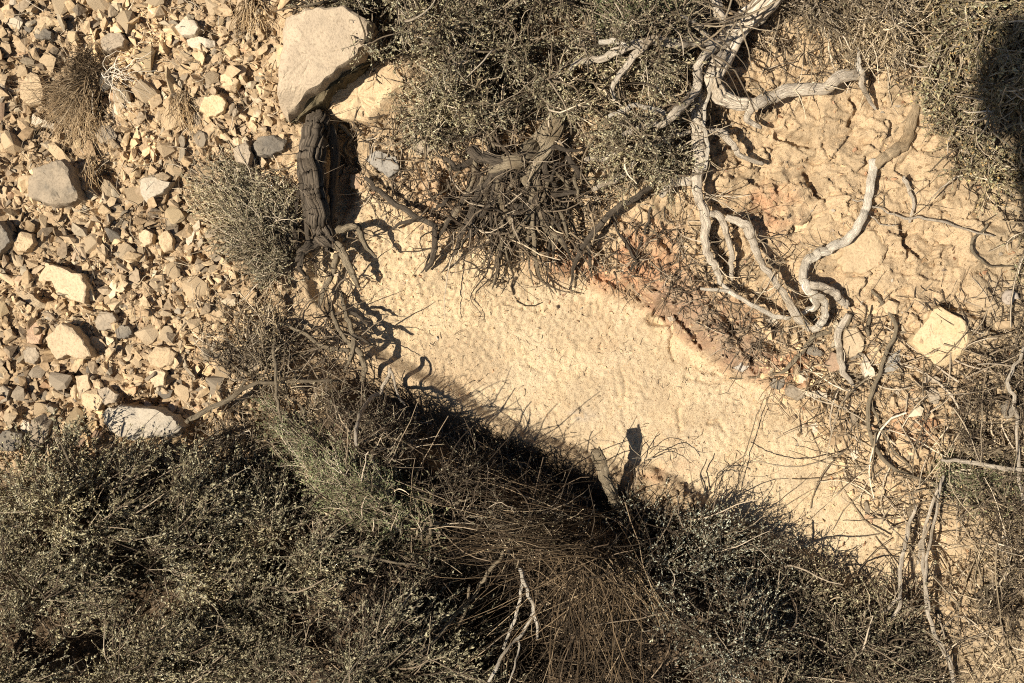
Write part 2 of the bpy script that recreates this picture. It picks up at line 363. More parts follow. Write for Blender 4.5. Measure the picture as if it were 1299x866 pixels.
# ------------------------------------------------------------------ ground sheet
def build_ground():
    X, Y = GX, GY
    lo = np.stack([np.full(X.shape, c) for c in (.53, .395, .25)], -1)
    def mixm(c, m): 
        nonlocal lo
        lo = lo * (1 - m[..., None]) + np.array(c) * m[..., None]
    n = fbm(X / 90, Y / 90, 101, 4); n2 = fbm(X / 22, Y / 22, 103, 4); n3 = fbm(X / 300, Y / 300, 107, 2)
    mixm((.62, .475, .30), mband * ss(.35, .6, n + .1))
    mixm((.58, .465, .32), mband * ss(560, 700, X + .5 * Y - 200) * ss(.35, .65, n2) * .6)
    mixm((.105, .072, .045), np.maximum(mlow, ss(25, 70, (Y - 400) - (X - 400) * 0.52 + 20 * (n2 - .5)) * ss(380, 440, X) * (1 - .5 * ss(950, 1050, X))) * np.maximum(ss(350, 440, X), ss(540, 600, Y)) * .95)  # shade below the band painted into the soil as a very dark brown
    mixm((.44, .32, .20), mscree * ss(.4, .6, n2))
    # rust-red seam of soil
    red = [(430, 235), (480, 240), (600, 300), (740, 335), (800, 345), (850, 385), (920, 430), (990, 470)]
    d = seg_dist(X + 40 * (n - .5), Y + 40 * (n2 - .5), red[3:]); mixm((.50, .235, .125), (1 - ss(12, 62, d)) * ss(.34, .60, n2) * .75 * (1 - .75 * mband))
    for (cx, cy, r, a) in ((965, 270, 45, .65), (820, 320, 60, .5), (440, 235, 26, .55), (1150, 535, 40, .6), (700, 330, 40, .5), (940, 460, 30, .6), (875, 590, 26, .35), (830, 600, 22, .35), (600, 260, 90, .35), (985, 380, 30, .3)):
        d = np.hypot(X - cx, (Y - cy) * 1.2) + 30 * (n2 - .5); mixm((.52, .27, .15), (1 - ss(r * .4, r * 1.1, d)) * a * ss(.25, .55, n2))
    mixm((.40, .30, .19), mupper * ss(.52, .72, n2) * .8); mixm((.15, .11, .07), mupper * ss(.42, .58, n) * (1 - .8 * (1 - ss(600, 680, X)) * ss(70, 120, Y)) * (1 - ss(150, 270, Y + 40 * (n2 - .5))) * (1 - ss(880, 930, X) * (1 - ss(60, 20, Y))) * .9)  # second mix paints the shade under the upper shrubs into the soil
    d = seg_dist(X, Y, [(850, 380), (900, 420), (950, 455)]); mixm((.33, .24, .17), (1 - ss(10, 50, d)) * .7 * (1 - mband))
    mixm((.42, .33, .22), ss(1180, 1260, X + 40 * (n - .5)) * .8)
    mixm((.30, .30, .17), (1 - ss(20, 60, np.hypot((X - 1260) * .6, Y - 610))) * ss(.4, .55, n2) * .7)
    mixm((.43, .37, .30), ss(600, 700, X) * (1 - ss(0, 14, np.hypot((X - 740) * .5, Y - 526))) * ss(.45, .5, n2))
    mixm((.20, .165, .105), ss(.85, 1.6, np.hypot(GU, GV)))  # ground outside the frame darkened to cut bounced light
    n5 = fbm(X / 60, Y / 38, 113, 4); mixm((.50, .385, .25), mband * ss(.52, .66, n5) * .65); mixm((.65, .52, .345), mband * ss(.50, .64, 1 - n5) * .5)
    rows, cols = X.shape
    verts = np.stack([GU, GV, GH], -1).reshape(-1, 3)
    idx = np.arange(rows * cols).reshape(rows, cols)
    q = np.stack([idx[:-1, :-1], idx[:-1, 1:], idx[1:, 1:], idx[1:, :-1]], -1).reshape(-1, 4)
    me = new_mesh('ground', verts, q)
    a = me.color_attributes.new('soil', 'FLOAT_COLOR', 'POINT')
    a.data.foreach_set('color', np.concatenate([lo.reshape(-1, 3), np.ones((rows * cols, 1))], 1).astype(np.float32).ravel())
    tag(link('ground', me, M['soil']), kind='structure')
build_ground()

# ------------------------------------------------------------------ rocks
def ico(sub):
    import bmesh
    bm = bmesh.new(); bmesh.ops.create_icosphere(bm, subdivisions=sub, radius=1)
    v = np.array([x.co[:] for x in bm.verts]); f = np.array([[a.index for a in x.verts] for x in bm.faces]); bm.free(); return v, f
ICO = {s: ico(s) for s in (1, 2, 3, 4)}
def rock_shape(rng, sub=3, planes=13, flat=.55, rough=.05):
    """a unit angular stone: a sphere cut by random planes, then roughened"""
    v, f = ICO[sub]
    n = norm(rng.normal(size=(planes, 3))); d = rng.uniform(.38, .85, planes)
    n = np.vstack([n, [[0, 0, 1], [0, 0, -1]]]); n[-2:] = norm(n[-2:] + rng.normal(size=(2, 3)) * .15); d = np.append(d, [.62, .62])
    dot = v @ n.T; r = np.where(dot > .05, d / np.maximum(dot, .05), 9).min(1); r = np.minimum(r, 1.05)
    p = v * r[:, None]
    o = rng.uniform(0, 90, 2)
    r2 = (fbm(p[:, 0] * 2.5 + o[0] + p[:, 2] * 1.7, p[:, 1] * 2.5 + o[1] - p[:, 2] * 2.1, 5, 4, .6) - .5) * rough * 2
    p = p * (1 + r2[:, None]); p[:, 2] *= flat
    return p, f
rr = np.random.default_rng(21)
def soften(me):
    # smooth worn top, sharp broken sides
    n = np.zeros(len(me.polygons) * 3); me.polygons.foreach_get('normal', n); me.polygons.foreach_set('use_smooth', n.reshape(-1, 3)[:, 2] > .62)
    me.set_sharp_from_angle(angle=math.radians(28)) if hasattr(me, 'set_sharp_from_angle') else None
def outline_rock(poly, height, seed, rough=.06, tilt=(0, 0)):
    """a stone whose outline from above follows `poly`, with a faceted top and broken edges"""
    rng = np.random.default_rng(seed); p = np.array(poly, float) / 1000; c = p.mean(0); q = p - c; n = len(q)
    per = []                                     # walk the outline itself so that its corners stay sharp
    L = np.linalg.norm(np.roll(q, -1, 0) - q, axis=1); tot = L.sum(); NA = 84
    for i in range(n):
        m = max(2, int(round(NA * L[i] / tot))); e = np.roll(q, -1, 0)[i] - q[i]; nr = np.array([e[1], -e[0]]) / (L[i] + 1e-9)
        for k in range(m):
            t = k / m; w_ = (vn(t * 4 + seed, i * 3.7, seed) - .5) * 4 * t * (1 - t); per.append(q[i] + e * t + nr * w_ * L[i] * .16)
    per = np.array(per); A = len(per); mean = np.abs(q).mean()
    per += (rng.random((A, 2)) - .5) * rough * mean * .35
    rings = [(.12, 0), (.28, 0), (.42, 0), (.55, 0), (.67, 0), (.77, 0), (.85, 0), (.91, 0), (.955, .04), (.985, .20), (1.0, .45), (1.0, .72), (.95, 1.0)]
    V = [np.zeros((1, 3))]; pl = []
    for k in range(5):
        a = rng.uniform(0, 6.28); sl_ = rng.uniform(.25, 1.1); pl.append((math.cos(a) * sl_, math.sin(a) * sl_, sl_ * rng.uniform(.75, 1.5) * (1.5 if seed == 342 else 1)))
    def top(xy):
        z = np.full(len(xy), .5 * height) + xy[:, 0] * rng_t[0] + xy[:, 1] * rng_t[1]
        for ax, ay, dd in pl: z = np.minimum(z, .5 * height + dd * mean - (xy[:, 0] * ax + xy[:, 1] * ay))
        return np.maximum(z, -.05 * height)
    rng_t = rng.uniform(-.12, .12, 2); o = rng.uniform(0, 90, 2)
    for r, dn in rings:
        xy = per * r; z = top(xy); z = z * (1 - dn) + (-.5 * height) * dn
        if dn > 0: xy = xy * (1 + (vn(np.arange(A) * .35, np.full(A, dn * 9), seed) - .5)[:, None] * rough * 1.4)
        V.append(np.column_stack([xy, z]))
    V[0][0, 2] = top(np.zeros((1, 2)))[0]; V = np.vstack(V)
    sc_ = max(.010, mean)
    nz = fbm(V[:, 0] / sc_ * 1.6 + o[0], V[:, 1] / sc_ * 1.6 + o[1] + V[:, 2] / sc_, seed, 5, .62) - .5
    cr = np.abs(fbm(V[:, 0] / sc_ * .9 + o[1], V[:, 1] / sc_ * .9 + o[0], seed + 5, 3) - .5)
    V[:, 2] += nz * rough * 3.2 * sc_ - np.exp(-(cr / .02) ** 2) * rough * .5 * sc_ + V[:, 0] * tilt[0] + V[:, 1] * tilt[1]
    f = []
    for a in range(A):
        b = (a + 1) % A; f.append((0, 1 + a, 1 + b))
        for r in range(len(rings) - 1):
            i0, i1, j0, j1 = 1 + r * A + a, 1 + r * A + b, 1 + (r + 1) * A + a, 1 + (r + 1) * A + b
            f += [(i0, j0, i1), (i1, j0, j1)]
    e0 = np.array(f); x = V[e0]; nz_ = np.cross(x[:, 1] - x[:, 0], x[:, 2] - x[:, 0])[:, 2].sum()
    if nz_ < 0: e0 = e0[:, ::-1]
    return V, e0, c
def hull_shape(rng, npts=12, flat=.7):
    import bmesh
    bm = bmesh.new()
    a = rng.normal(size=(npts, 3)); a = norm(a) * rng.uniform(.72, 1.0, npts)[:, None] * [1, 1, flat]
    for p_ in a: bm.verts.new(p_)
    r = bmesh.ops.convex_hull(bm, input=bm.verts)
    bmesh.ops.delete(bm, geom=list({g for g in r['geom_interior'] if isinstance(g, bmesh.types.BMVert)}), context='VERTS')
    bmesh.ops.triangulate(bm, faces=bm.faces); bmesh.ops.recalc_face_normals(bm, faces=bm.faces); bm.verts.index_update(); bm.verts.ensure_lookup_table()
    V = np.array([v.co[:] for v in bm.verts]); f = np.array([[v.index for v in g.verts] for g in bm.faces]); bm.free(); return V, f
SEATS = []      # (x, y, radius) of everything stony already placed
def put_rock(name, label, X, Y, me, m, sx, sy, sz, rot=0, tilt=(0, 0), lift=.0, cat='stone', group=None):
    b = at(X, Y, lift)
    me2 = me
    o = bpy.data.objects.new(name, me2); COL.objects.link(o)
    o.matrix_world = RM @ Matrix.Translation(b) @ Matrix.Rotation(tilt[0], 4, 'X') @ Matrix.Rotation(tilt[1], 4, 'Y') @ Matrix.Rotation(rot, 4, 'Z') @ Matrix.Diagonal((sx, sy, sz, 1))
    if not me2.materials: me2.materials.append(m)
    o.material_slots[0].link = 'OBJECT'; o.material_slots[0].material = m
    tag(o, label, cat, group); return o

def outlined(name, label, pts, height, m, seed, lift=None, tilt=(0, 0), rough=.06, cat='stone'):
    P = [(x, -y) for x, y in pts]; V, f, c = outline_rock(P, height, seed, rough, tilt)
    X, Y = c[0] * 1000, -c[1] * 1000
    b = at(X, Y, height * .22 if lift is None else lift)
    s = (D - b[2]) / D; V = V * [s, s, 1]
    me = new_mesh(name, V, tris=f, smooth=False); soften(me)
    o = link(name, me, M[m], None, b); tag(o, label, cat)
    r = max(np.ptp([p[0] for p in pts]), np.ptp([p[1] for p in pts])) * .42; SEATS.append((X, Y, r)); return o

# the big boulder: pale slab face on a yellow block, with a lichen rim
bb = at(425, 95, .0)
bould = thing('boulder', bb, 'large pale pinkish boulder with dark lichen edge under the grey shrub', 'boulder')
def child_rock(parent, base, name, pts, height, m, seed, lift, tilt=(0, 0), rough=.05):
    V, f, c = outline_rock([(x, -y) for x, y in pts], height, seed, rough, tilt)
    b = at(c[0] * 1000, -c[1] * 1000, lift); s = (D - b[2]) / D
    V = V * [s, s, 1] + (b - base)
    me = new_mesh(name, V, tris=f, smooth=False); soften(me); return link(name, me, M[m], parent)
M['pinkrock'] = rock_mat('pink_limestone', (.58, .465, .335), (.50, .40, .29), (.30, .22, .15), .5)
child_rock(bould, bb, 'upper_slab', [(368, 30), (400, 22), (446, 16), (478, 36), (474, 64), (448, 88), (412, 118), (380, 140), (364, 151), (355, 138), (358, 100), (364, 60)], .085, 'pinkrock', 5, .035, (0, .10), .045)
child_rock(bould, bb, 'lower_block', [(405, 118), (450, 88), (500, 70), (512, 110), (506, 150), (470, 158), (420, 152), (385, 148)], .035, 'clod', 6, -.002, (0, .1), .11)
child_rock(bould, bb, 'lichen_crust', [(362, 147), (385, 134), (412, 117), (452, 84), (474, 72), (468, 84), (440, 104), (420, 122), (412, 134), (392, 144), (372, 151)], .05, 'lichen', 7, .026, (0, .1), .22)
SEATS.append((420, 90, 72))

STONES = [ # label, outline centre x,y, w,h, angle(deg), colour, height mm
 ("dark grey pitted boulder below the dry grass tuft", [(36,232),(45,215),(88,204),(98,215),(104,238),(110,255),(90,262),(60,260),(40,250)], 46, 'grey'),
 ("whitish triangular stone right of the grey pitted boulder", [(177,228),(196,225),(222,232),(212,246),(196,252),(187,258),(180,246)], 24, 'white'),
 ("dark grey boulder cut by the left edge of the photo", [(-14,285),(8,282),(20,296),(22,308),(8,320),(-4,332),(-18,325)], 40, 'dark'),
 ("round tan stone beside the dark boulder at the left edge", [(22,305),(30,293),(44,297),(48,309),(38,320),(26,320)], 24, 'tan'),
 ("rounded tan stone, left of a pair above a dark hollow", [(178,296),(188,291),(198,297),(196,309),(186,313),(178,305)], 20, 'pale'),
 ("tall tan pitted stone, right one of a pair above the hollow", [(204,300),(216,292),(223,303),(222,318),(210,321),(205,312)], 26, 'tan'),
 ("narrow whitish upright chip right of the tall pitted stone", [(237,306),(243,291),(250,294),(246,308),(240,313)], 16, 'white'),
 ("broad pale tan slab leaning over a dark gap", [(40,344),(52,332),(74,336),(110,348),(118,364),(112,386),(92,380),(74,368),(70,356),(46,356)], 30, 'pale'),
 ("thin tan wedge lying below the broad leaning slab", [(20,370),(36,368),(52,381),(65,390),(50,391),(34,382)], 14, 'pale'),
 ("blocky grey and tan stone right of the lower pale slab", [(123,408),(128,395),(146,396),(154,405),(150,416),(136,420),(126,418)], 26, 'grey'),
 ("large cracked pale slab in the lower scree", [(58,428),(84,409),(98,414),(112,430),(122,452),(104,455),(90,450),(76,457),(68,444)], 30, 'pale'),
 ("pinkish squarish stone left of the cracked pale slab", [(37,410),(52,408),(58,422),(54,436),(38,435)], 20, 'orange2'),
 ("round greenish grey cobble below the pinkish stone", [(32,446),(38,439),(50,440),(54,452),(47,462),(35,459)], 20, 'grey'),
 ("dark blue grey stone right of the cracked pale slab", [(147,420),(154,412),(168,414),(170,424),(160,430),(150,428)], 16, 'dark'),
 ("angular tan block with a shaded right face", [(190,452),(200,438),(218,440),(228,448),(222,462),(206,467),(194,464)], 28, 'tan'),
 ("pale wedge stone just under the angular tan block", [(190,470),(204,466),(214,472),(212,488),(200,491),(192,482)], 20, 'pale'),
 ("pale square stone above the ridged grey rock", [(98,476),(116,473),(119,492),(108,500),(100,492)], 20, 'pale'),
 ("tan crusty stone touching the ridged grey rock", [(104,500),(122,490),(136,506),(130,520),(112,522)], 24, 'tan'),
 ("brown grey stone with lit edge beside the crusty stone", [(122,494),(140,490),(154,500),(150,510),(136,514)], 20, 'grey'),
 ("long ridged pale grey rock at the edge of the lower shrubs", [(130,526),(140,515),(170,514),(205,516),(228,526),(238,540),(228,552),(196,555),(160,554),(140,546)], 44, 'greypale'),
 ("upright grey tan stone left of the ridged grey rock", [(46,530),(58,523),(70,530),(68,545),(60,562),(52,576),(40,566),(44,548)], 30, 'grey'),
 ("small white stone against the upright grey stone", [(27,545),(33,531),(41,533),(42,546),(35,553)], 16, 'white'),
 ("dark grey half buried stone in the lower left corner of the scree", [(-4,552),(12,544),(32,548),(36,562),(20,572),(0,570)], 22, 'dark'),
 ("grey pebble shaped stone at the left edge above the dark stone", [(-6,500),(6,488),(16,494),(14,508),(2,512)], 20, 'grey'),
 ("dark grey pointed stone near the upper left corner", [(44,44),(56,35),(68,42),(69,52),(56,52),(47,50)], 16, 'dark'),
 ("flat buff stone near the top of the scree", [(44,28),(56,22),(74,25),(76,32),(60,35),(46,34)], 12, 'tan'),
 ("grey capped stone above the hollow in the grass tuft", [(128,54),(140,44),(158,44),(164,52),(160,62),(144,68),(132,66)], 26, 'grey'),
 ("whitish rounded stone at the top of the scree", [(223,36),(234,26),(250,28),(256,38),(250,47),(232,47)], 22, 'white'),
 ("flat whitish slab below the rounded white stone", [(234,50),(252,46),(274,52),(274,60),(256,65),(240,60)], 12, 'white'),
 ("bright yellow angular stone left of the big boulder", [(284,66),(296,56),(304,62),(305,71),(294,75)], 16, 'yellow'),
 ("white wedge stone left of the dry grass tuft", [(38,168),(44,144),(56,152),(74,158),(72,164),(54,162),(44,170)], 16, 'white'),
 ("grey tan cobble at the left edge beside the grass tuft", [(-6,118),(0,104),(10,108),(13,122),(6,132),(-4,130)], 20, 'grey'),
 ("lumpy tan block left of the grass tuft", [(30,108),(40,90),(54,98),(60,116),(58,134),(40,136),(30,126)], 24, 'tan'),
 ("broad yellow tan stone between the grass tuft and the boulder", [(254,140),(262,124),(280,120),(290,132),(284,144),(266,150)], 18, 'yellow'),
 ("tan stone with a dark cavity left of the big boulder", [(282,96),(296,92),(306,104),(300,118),(288,116),(280,106)], 22, 'tan'),
 ("large grey stone beside the top of the dark stump", [(320,188),(330,176),(350,173),(366,178),(364,192),(346,200),(326,200)], 30, 'dark'),
 ("broad tan grey stone under the grey stone by the stump", [(298,192),(314,178),(322,196),(318,212),(302,208)], 26, 'grey'),
 ("pale stone beside the left foot of the big boulder", [(338,80),(350,64),(362,70),(360,84),(346,90)], 14, 'pale'),
 ("grey flat stone under the thin twigs right of the stump", [(462,200),(480,190),(504,200),(508,216),(494,226),(478,214)], 16, 'greyblue'),
 ("pinkish stone hanging beside the stump shadow", [(444,222),(456,220),(464,232),(458,241),(446,240)], 18, 'orange2'),
 ("tan leaf shaped stone inside the grey shrub", [(566,132),(574,127),(592,142),(588,155),(572,154),(565,144)], 16, 'pale'),
 ("grey stone under twigs inside the upper shrub", [(524,180),(540,177),(552,186),(544,196),(528,196)], 16, 'grey'),
 ("large yellow flat topped stone on the right of the bank", [(1153,434),(1163,418),(1172,406),(1181,391),(1190,388),(1206,398),(1222,408),(1236,424),(1234,438),(1218,452),(1200,466),(1184,463),(1170,450)], 19, 'yellow'),
 ("blue grey triangular slate below the yellow stone", [(1118,474),(1126,452),(1140,442),(1141,466),(1128,472)], 10, 'slate'),
 ("narrow white upright chip beside the blue grey slate", [(1093,462),(1096,448),(1102,458),(1109,476),(1100,482),(1095,476)], 12, 'white'),
 ("tall pale tan stone behind the white upright chip", [(1068,440),(1072,416),(1086,415),(1096,428),(1092,446),(1078,454)], 14, 'pale'),
 ("small grey slate between the pale stone and the white chip", [(1078,456),(1088,434),(1094,450),(1092,464),(1082,462)], 10, 'dark'),
 ("long tan stone between the white chip and the long stem", [(1102,440),(1110,434),(1116,450),(1112,466),(1104,456)], 12, 'tan'),
 ("pinkish flat stone left of the curved root", [(1045,462),(1056,446),(1068,452),(1068,468),(1054,472)], 10, 'orange2'),
 ("grey stone at the right end of the crack in the soil", [(977,486),(984,476),(995,472),(996,484),(988,495),(980,492)], 12, 'dark'),
 ("dark grey flat stone under the thin forked root", [(1020,440),(1032,437),(1044,448),(1040,452),(1026,450)], 8, 'dark'),
 ("white long flat stone below the thin forked root", [(1010,492),(1028,494),(1048,498),(1048,504),(1034,505),(1016,498)], 9, 'white'),
 ("grey brown stone left of the long flat white stone", [(996,494),(1002,487),(1014,492),(1021,504),(1010,508),(998,502)], 10, 'grey'),
 ("small white blocky stone above the grey brown stone", [(1011,472),(1019,468),(1025,476),(1022,486),(1013,486)], 10, 'white'),
 ("grey brown lump below the yellow stone", [(1173,496),(1180,490),(1190,498),(1188,512),(1178,512)], 14, 'grey'),
 ("flat grey sliver just below the yellow stone", [(1163,481),(1178,477),(1194,479),(1188,485),(1170,486)], 6, 'grey'),
 ("tiny tan wedge left of the foot of the yellow stone", [(1152,466),(1160,452),(1166,462),(1162,470)], 8, 'tan'),
 ("pale buff chip right of the hanging root end", [(1072,512),(1084,506),(1088,518),(1074,520)], 8, 'pale'),
 ("dark upright stone at the right edge among twigs", [(1270,512),(1278,506),(1285,520),(1282,532),(1272,530)], 14, 'dark'),
 ("pale triangular stone standing over a dark gap", [(1190,552),(1198,536),(1206,526),(1215,520),(1216,536),(1230,552),(1214,555),(1204,552)], 24, 'pale'),
 ("orange brown lump left of the pale triangular stone", [(1148,520),(1158,516),(1166,524),(1156,530)], 10, 'orange'),
 ("orange clod streaked with grey above the mossy stick", [(1156,534),(1168,526),(1186,532),(1190,544),(1176,548),(1160,543)], 14, 'orange'),
 ("small white stone at the edge of the bare soil", [(1027,538),(1034,535),(1039,546),(1032,550)], 7, 'white'),
 ("slim white chip among litter stems at the right", [(1078,576),(1086,568),(1090,577),(1084,584)], 6, 'white'),
 ("small white chip near the top of the litter slope", [(1134,494),(1144,493),(1146,500),(1138,501)], 6, 'white'),
 ("white stone beside the end of the curled root", [(970,404),(982,402),(988,410),(976,414)], 7, 'white'),
 ("grey cube shaped stone in the red soil", [(930,466),(942,458),(950,464),(942,472)], 8, 'greyblue'),
 ("small white pebble in the dark crack of the ledge", [(846,402),(854,400),(857,406),(849,408)], 6, 'white'),
 ("blue grey stone in the shade of the lower shrubs", [(372,714),(380,706),(396,708),(406,720),(392,732),(378,728)], 18, 'greyblue'),
 ("brown rounded lump in the hollow below the tussock", [(834,840),(842,828),(856,828),(860,842),(852,854),(838,850)], 26, 'orange2'),
 ("broad flat tan clod face right of the curved root", [(1060,330),(1072,306),(1096,292),(1124,290),(1128,312),(1118,334),(1096,348),(1070,346)], 16, 'yellow'),
 ("tan angular clod left of the curved root", [(1000,296),(1012,272),(1026,284),(1020,298)], 10, 'yellow'),
 ("flat tan clod beside the upper bend of the curved root", [(1028,290),(1036,276),(1052,272),(1060,282),(1048,294)], 9, 'yellow'),
 ("tan plate of soil below the broad clod face", [(1118,388),(1126,380),(1140,384),(1138,398),(1124,398)], 9, 'yellow'),
 ("buff plate of soil left of the yellow stone", [(1096,392),(1106,384),(1116,390),(1112,404),(1098,402)], 8, 'tan'),
]
M['orange2'] = rock_mat('pink_sandstone', (.44, .30, .20), (.36, .25, .17), (.25, .17, .12), .5)
M['greypale'] = rock_mat('pale_grey_limestone', (.33, .29, .235), (.39, .335, .26), (.24, .21, .18), .6)
M['greyblue'] = rock_mat('blue_grey_limestone', (.36, .325, .28), (.29, .26, .22), (.18, .16, .14), .4)
M['slate'] = rock_mat('slate_chip', (.21, .195, .175), (.26, .24, .21), (.14, .13, .12), .4)
for i, (lab, pts, hmm, mm) in enumerate(STONES):
    clod = 'clod' in lab or 'plate of soil' in lab
    if clod and mm != 'orange': mm = 'clod'
    outlined('soil_clod' if clod else ('boulder' if hmm > 38 else 'stone'), lab, pts, hmm * .001, mm, 300 + i, lift=hmm * .001 * (.0 if clod else (.45 if i == 42 else .22)),
             tilt=(rr.uniform(-.15, .25), rr.uniform(-.15, .25)) if not clod else (rr.uniform(-.05, .05), .0), rough=.03 if i == 42 else .09 if mm in ('grey', 'dark', 'greypale') else .06, cat='clod' if clod else 'stone')

# loose scree: the 225 biggest as single stones, the fines as one mass
ROCKS = []
for i in range(26):
    V, f = hull_shape(rr, int(rr.integers(10, 20)), rr.uniform(.6, .9))
    ROCKS.append(new_mesh('stone', V, tris=f, smooth=False))
LAND = [(110, 110, 'the dry grass tuft'), (72, 235, 'the pitted grey boulder'), (80, 355, 'the broad leaning slab'), (90, 434, 'the cracked pale slab'),
        (184, 535, 'the ridged grey rock'), (198, 240, 'the whitish triangular stone'), (205, 308, 'the pair of tan stones'), (208, 452, 'the angular tan block'),
        (240, 36, 'the rounded white stone'), (56, 44, 'the dark pointed stone'), (272, 135, 'the broad yellow tan stone'), (300, 280, 'the small grey shrub'), (340, 186, 'the large grey stone'),
        (4, 300, 'the dark boulder'), (40, 545, 'the upright grey stone'), (140, 408, 'the blocky grey stone'), (400, 90, 'the big boulder'), (55, 158, 'the white wedge stone')]
CN = {'tan': 'tan', 'pale': 'pale buff', 'white': 'whitish', 'grey': 'grey', 'dark': 'dark grey', 'yellow': 'yellow', 'orange2': 'pinkish'}
sc = []; tries = 0
def in_scree(x, y): return x < 345 - 12 * math.sin(y / 40) - max(0, (y - 330)) * .15 and y < 572 + (0 if x < 180 else -60) and not (330 < x)
while len(sc) < 222 and tries < 60000:
    tries += 1
    x, y = rr.uniform(-20, 345), rr.uniform(-20, 575)
    k = len(sc) / 222.; r = 19 * (1 - k) ** 2.4 + 7 * (1 - (1 - k) ** 2.2)
    if not in_scree(x, y): continue
    if x > 235 and 200 < y < 370 and rr.random() < .7: continue
    if x > 250 and y > 360 and rr.random() < .6: continue
    if any((x - a) ** 2 + (y - b) ** 2 < (.80 * (r + c)) ** 2 for a, b, c in SEATS): continue
    SEATS.append((x, y, r)); sc.append((x, y, r))
USED = set()
for (x, y, r) in sc:
    cm = rr.choice(['tan', 'pale', 'grey', 'dark', 'white', 'yellow', 'orange2'], p=[.44, .26, .10, .04, .04, .06, .06])
    asp = rr.uniform(.55, 1.0); sh = 'long' if asp < .68 else ('blocky' if asp < .85 else 'squarish')
    sz = 'large' if r > 12 else ('middling' if r > 8.2 else 'small')
    for lx, ly, ln in sorted(LAND, key=lambda L: (L[0] - x) ** 2 + (L[1] - y) ** 2):
        dx, dy = x - lx, y - ly
        rel = ('right of' if dx > 0 else 'left of') if abs(dx) > 1.6 * abs(dy) else (('above' if dy < 0 else 'below') if abs(dy) > 1.6 * abs(dx) else
              (('above' if dy < 0 else 'below') + (' and right of' if dx > 0 else ' and left of')))
        lab = f"{sz} {CN[cm]} {sh} stone {rel} {ln}"
        if lab not in USED: break
    USED.add(lab)
    put_rock('stone', lab, x, y, ROCKS[rr.integers(26)], M[cm], r * .00125, r * .00125 * asp, r * .001 * rr.uniform(.5, .9), rr.uniform(0, 6.28),
             (rr.uniform(-.45, .45), rr.uniform(-.45, .45)), r * .0003, group='loose stones of the scree')
# pebbles
def scatter_pebbles(name, label, n, region, size, mm, seed, sub=1, lift=.25, clump=None):
    rng = np.random.default_rng(seed); X = rng.uniform(region[0], region[2], n * 3); Y = rng.uniform(region[1], region[3], n * 3)
    keep = clump(X, Y) > rng.random(n * 3) if clump else np.ones(n * 3, bool)
    X, Y = X[keep][:n], Y[keep][:n]; n = len(X)
    s = size[0] + (size[1] - size[0]) * rng.random(n) ** 2.6; s *= .001
    vs = []; fs = []; off = 0; per = 24
    which = rng.integers(0, per, n)
    for k in range(per):
        V, f = hull_shape(rng, 10 if sub == 2 else 7, .8); m = which == k; c = int(m.sum())
        if not c: continue
        b = at(X[m], Y[m], 0) ; b[:, 2] += s[m] * lift
        yaw = rng.uniform(0, np.pi, c); tx_ = rng.normal(size=(c, 2)) * .28; q = norm(np.stack([np.cos(yaw), tx_[:, 0], tx_[:, 1], np.sin(yaw)], -1)); w_, x_, y_, z_ = q.T
        R = np.stack([1 - 2 * (y_**2 + z_**2), 2 * (x_*y_ - z_*w_), 2 * (x_*z_ + y_*w_), 2 * (x_*y_ + z_*w_), 1 - 2 * (x_**2 + z_**2), 2 * (y_*z_ - x_*w_),
                      2 * (x_*z_ - y_*w_), 2 * (y_*z_ + x_*w_), 1 - 2 * (x_**2 + y_**2)], -1).reshape(c, 3, 3)
        sc3 = np.stack([rng.uniform(.9, 1.35, c), rng.uniform(.5, 1, c), rng.uniform(.4, .9, c)], -1)
        W = np.einsum('nij,nvj->nvi', R, V[None] * sc3[:, None]) * s[m][:, None, None] + b[:, None]
        vs.append(W.reshape(-1, 3)); fs.append((f[None] + (np.arange(c) * len(V))[:, None, None] + off).reshape(-1, 3)); off += c * len(V)
    o = link(name, new_mesh(name, np.concatenate(vs), tris=np.concatenate(fs), smooth=False), M[mm]); tag(o, label, name.replace('_', ' '), kind='stuff'); return o
def m_scree_f(X, Y):
    return np.clip(1 - ss(320, 400, X + 50 * (fbm(X / 50, Y / 50, 7, 2) - .5)), 0, 1) * (1 - .8 * ss(555, 600, Y)) 
scatter_pebbles('gravel', 'loose tan gravel filling the scree between the stones', 4600, (-60, -50, 420, 600), (4.4, 14), 'pebble', 71, 2, .4, m_scree_f)
scatter_pebbles('outer_gravel', 'loose tan rubble of the scree beyond the left edge', 3600, (-620, -500, -55, 760), (5, 17), 'pebble', 76, 2, .4)
scatter_pebbles('fine_gravel', 'fine tan grit lying between the scree stones', 11000, (-70, -60, 420, 610), (1.4, 4.4), 'pebble', 72, 1, .35, m_scree_f)
def m_other(X, Y):
    a = (1 - ss(0, 60, np.hypot(X - 1050, (Y - 490) * 1.3) - 60)) * .9
    b = ss(430, 520, X) * (1 - ss(300, 380, Y - .38 * (X - 430) + 40)) * .35
    c = ss(700, 1100, X) * ss(380, 420, Y) * .5 * ss(985, 1060, X)
    d = (1 - ss(0, 40, np.abs((Y - 390) - .65 * (X - 850)) )) * ss(740, 800, X) * (1 - ss(960, 1000, X)) * .9
    e = ss(400, 440, X) * (1 - ss(540, 600, X)) * ss(200, 240, Y) * (1 - ss(280, 420, Y)) * .7
    return np.maximum.reduce([a, b, c, d, e, .02 + 0 * X])
M['crumb'] = island_mat('soil_crumbs', [(0, (.50, .36, .22)), (.4, (.56, .42, .26)), (.7, (.44, .31, .19)), (.86, (.48, .28, .17)), (.95, (.30, .26, .21)), (1, (.66, .60, .50))], .95, .5)
